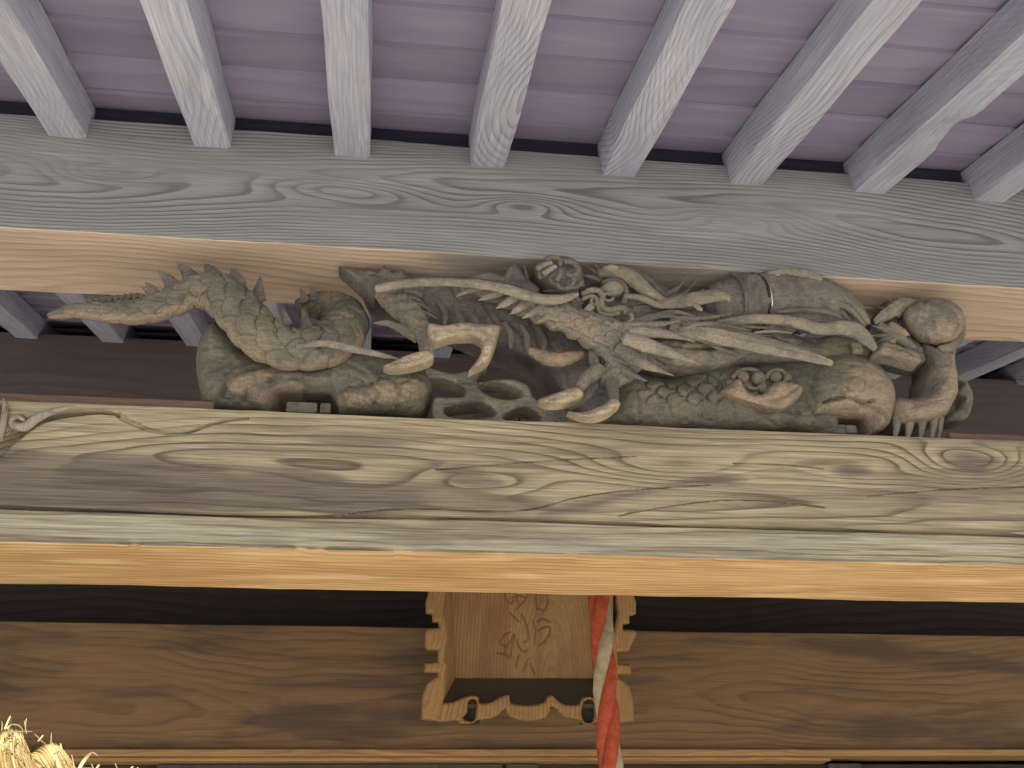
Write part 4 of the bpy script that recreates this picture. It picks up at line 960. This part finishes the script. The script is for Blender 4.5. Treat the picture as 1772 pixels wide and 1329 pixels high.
relief('frame_bottom', [(758, 1219), (782, 1215), (806, 1205), (822, 1203), (829, 1208), (830, 1217), (849, 1215), (862, 1208), (873, 1203), (882, 1203), (884, 1216), (910, 1220), (940, 1216), (948, 1205), (956, 1203), (964, 1211), (978, 1219), (1000, 1219), (1008, 1208), (1022, 1205), (1040, 1214), (1068, 1220), (1072, 1249), (1034, 1249), (1022, 1255), (1008, 1251), (1002, 1245), (977, 1241), (962, 1226), (952, 1224), (946, 1241), (913, 1248), (881, 1239), (874, 1226), (862, 1238), (850, 1243), (826, 1246), (820, 1251), (800, 1253), (788, 1246), (758, 1249)],
       0, 0.010, 0.03, M['frame'], pq, rim=6, step=1.6, smooth=2, mapper=lambda x, y: PL(x, y, FO+0.004), disp=NR, rough=0.0008,
       holes=[[(810, 1214), (818, 1210), (825, 1213), (824, 1232), (821, 1246), (808, 1247), (801, 1242), (809, 1232)], [(1010, 1214), (1026, 1211), (1030, 1230), (1026, 1249), (1012, 1249), (1006, 1236)]])
for x0, x1 in ((800, 830), (1004, 1034)):
    a = PL(np.array(float(x0)), np.array(1253.0), FO-0.02); c = PL(np.array(float(x1)), np.array(1206.0), FO-0.02)
    box('hook_eye_plate', float(a[0]), float(c[0]), float(a[1])-0.005, float(a[1])+0.01, float(a[2]), float(c[2]), M['iron'], pq, 0.002)
# backing so the plaque hangs on the beam
a = PL(np.array(800.0), np.array(1160.0), -0.031); c = PL(np.array(1030.0), np.array(1100.0), -0.031)
box('hanging_batten', float(a[0]), float(c[0]), float(min(a[1], c[1]))+0.03, RBY-0.006, float(a[2]), float(c[2]), M['dark'], pq, 0)

# ------------------------------------------------------------------ twisted bell rope
rope = empty('bell_rope', 'twisted red and cream cloth bell rope hanging in front of the plaque', 'rope')
RY = 3.25
top = P(1036, 900, RY); x_ax = float(P(1047, 1180, RY)[0])
sc = float(mpp(P(1047, 1180, RY)))
pitch_m = 236*sc*1.06
z_hi, z_lo = 3.9, 0.95
zph = float(P(1047, 1131, RY)[2])        # the cream strand crosses the front here
for j, (ph, mt, nm) in enumerate(((0.0, 'white_cloth', 'cream_strand'), (2*math.pi/3, 'red_cloth', 'red_strand'), (4*math.pi/3, 'red_cloth', 'red_strand'))):
    zs = np.linspace(z_hi, z_lo, 300)
    n = 18
    # facing the viewer the strand runs from upper right to lower left
    A = (zs-zph)/pitch_m*2*math.pi+ph
    R0 = 10.5*sc
    ctr = np.stack([x_ax+R0*np.sin(A), RY-R0*np.cos(A), zs], -1)
    T = np.gradient(ctr, axis=0); T /= np.linalg.norm(T, axis=1)[:, None]
    rd = np.stack([np.sin(A), -np.cos(A), 0*A], -1)
    Bv = np.cross(T, rd)
    th = np.linspace(0, 2*math.pi, n, endpoint=False)
    rs = 11.6*sc*(1+0.05*vnoise(zs*14+j*9, zs*0, 3))
    crease = 1+0.06*vnoise(th[None]*2.2+A[:, None]*0.5, zs[:, None]*30, 5+j)
    V = ctr[:, None]+(rs[:, None]*crease*np.cos(th)*0.95)[..., None]*rd[:, None]+(rs[:, None]*crease*np.sin(th)*1.05)[..., None]*Bv[:, None]
    I = np.arange(300*n).reshape(300, n); J = np.roll(I, -1, 1)
    F = [tuple(q) for q in np.stack([I[:-1], J[:-1], J[1:], I[1:]], -1).reshape(-1, 4)]+[tuple(I[0][::-1]), tuple(I[-1])]
    link_mesh(nm, V.reshape(-1, 3), F, M[mt], rope, angle=60)

# ------------------------------------------------------------------ straw rope in the lower left corner
straw = empty('straw_rope', 'thick bright yellow straw rope with frayed stalks in the lower left corner', 'straw rope')
SY = 2.22
def stalks(name, paths, mat, r=0.0016, parent=straw, kind=None):
    V = []; F = []
    for q in paths:
        q = np.asarray(q); n = len(q); b = len(V)
        T = np.gradient(q, axis=0); T /= np.linalg.norm(T, axis=1)[:, None]+1e-9
        s1 = np.cross(T, np.array([0.3, 0.2, 0.93])); s1 /= np.linalg.norm(s1, axis=1)[:, None]+1e-9
        s2 = np.cross(T, s1)
        rr = r*random.uniform(0.6, 1.25)
        for i in range(n):
            k = rr*(1-0.5*(i/(n-1))**3)
            for a in range(4):
                V.append(q[i]+s1[i]*k*math.cos(a*math.pi/2)*1.5+s2[i]*k*math.sin(a*math.pi/2)*0.8)
        for i in range(n-1):
            for a in range(4):
                F.append((b+i*4+a, b+i*4+(a+1) % 4, b+(i+1)*4+(a+1) % 4, b+(i+1)*4+a))
    o = link_mesh(name, V, F, mat, parent, angle=70)
    if kind: o['kind'] = kind
    return o
ax0 = P(-170, 1334, SY); ax1 = P(160, 1376, SY)     # rope axis, drooping to the right
axd = ax1-ax0; Lx = np.linalg.norm(axd); axd /= Lx
e1 = np.cross(axd, [0, 1, 0]); e1 /= np.linalg.norm(e1); e2 = np.cross(axd, e1)
def rope_r(u): return 0.108*(1-0.62*np.clip((u-0.45)/0.55, 0, 1)**1.5)
core = []
NS = 3
for s_ in range(NS):
    paths = []
    for k in range(800):
        uu = np.linspace(-0.05, 1.05, 46)
        t0 = random.uniform(0, 1); len_ = random.uniform(0.25, 0.6)
        uu = np.linspace(t0-len_/2, t0+len_/2, 18)
        rr = rope_r(uu)
        ang = 2*math.pi*(uu*1.25+s_/NS)+0.5
        # strand centre and stalk position inside its strand
        pa = random.uniform(0, 2*math.pi); pr = math.sqrt(random.uniform(0.5, 1.0))
        local = pa+uu*5.0
        c = ax0+np.outer(uu*Lx, axd)+(0.50*rr*np.cos(ang))[:, None]*e1+(0.50*rr*np.sin(ang))[:, None]*e2
        c = c+(pr*0.52*rr*np.cos(local))[:, None]*e1+(pr*0.52*rr*np.sin(local))[:, None]*e2+(0.03*np.sin(local)*0)[:, None]*axd
        fl = np.clip((np.abs(np.linspace(-1, 1, 18))-0.8)/0.2, 0, 1)*random.uniform(-0.004, 0.012)
        c = c+fl[:, None]*(np.cos(ang)[:, None]*e1+np.sin(ang)[:, None]*e2)
        paths.append(c)
    o = stalks('straw_strand', paths, M['straw'], 0.0013)
    o['kind'] = 'stuff'
    # solid heart of the strand
    uu = np.linspace(-0.1, 1.0, 50); rr = rope_r(uu); ang = 2*math.pi*(uu*1.25+s_/NS)+0.5
    c = ax0+np.outer(uu*Lx, axd)+(0.5*rr*np.cos(ang))[:, None]*e1+(0.5*rr*np.sin(ang))[:, None]*e2
    n = 14; th = np.linspace(0, 2*math.pi, n, endpoint=False)
    V = c[:, None]+(0.5*rr[:, None]*np.cos(th))[..., None]*e1+(0.5*rr[:, None]*np.sin(th))[..., None]*e2
    I = np.arange(50*n).reshape(50, n); J = np.roll(I, -1, 1)
    F = [tuple(q) for q in np.stack([I[:-1], J[:-1], J[1:], I[1:]], -1).reshape(-1, 4)]+[tuple(I[0][::-1]), tuple(I[-1])]
    link_mesh('strand_core', V.reshape(-1, 3), F, M['straw'], straw, angle=70)
def px_stalk(pts, Y=SY-0.09):
    c = catmull(pts, 5); return P(c[:, 0], c[:, 1], Y)
loose = [px_stalk(p) for p in [[(8, 1262), (13, 1250), (18, 1239)], [(3, 1265), (4, 1252), (2, 1248)], [(12, 1262), (20, 1254), (33, 1256), (40, 1264)], [(46, 1270), (44, 1258), (42, 1247)], [(44, 1258), (45, 1248), (46, 1243)], [(85, 1310), (88, 1290), (89, 1268)], [(66, 1283), (72, 1276), (75, 1272)], [(60, 1270), (72, 1282), (90, 1298), (104, 1308), (116, 1312)], [(24, 1310), (24, 1285), (26, 1268)],
         [(92, 1305), (98, 1303), (103, 1299)], [(130, 1335), (127, 1318), (124, 1306)], [(134, 1334), (146, 1314), (157, 1303), (164, 1304), (170, 1309)], [(136, 1334), (150, 1313), (158, 1304)], [(163, 1335), (160, 1326), (158, 1322)], [(165, 1333), (170, 1326), (172, 1323)], [(206, 1336), (202, 1328), (199, 1320)], [(200, 1334), (204, 1329)], [(225, 1335), (229, 1328), (231, 1326)], [(236, 1333), (239, 1328)], [(10, 1300), (30, 1306), (48, 1318), (60, 1334)], [(0, 1288), (22, 1302), (40, 1330)], [(2, 1268), (30, 1266), (56, 1266)]]]
for q in loose:
    stalks('loose_stalk', [q], M['straw_pale'], 0.0014)
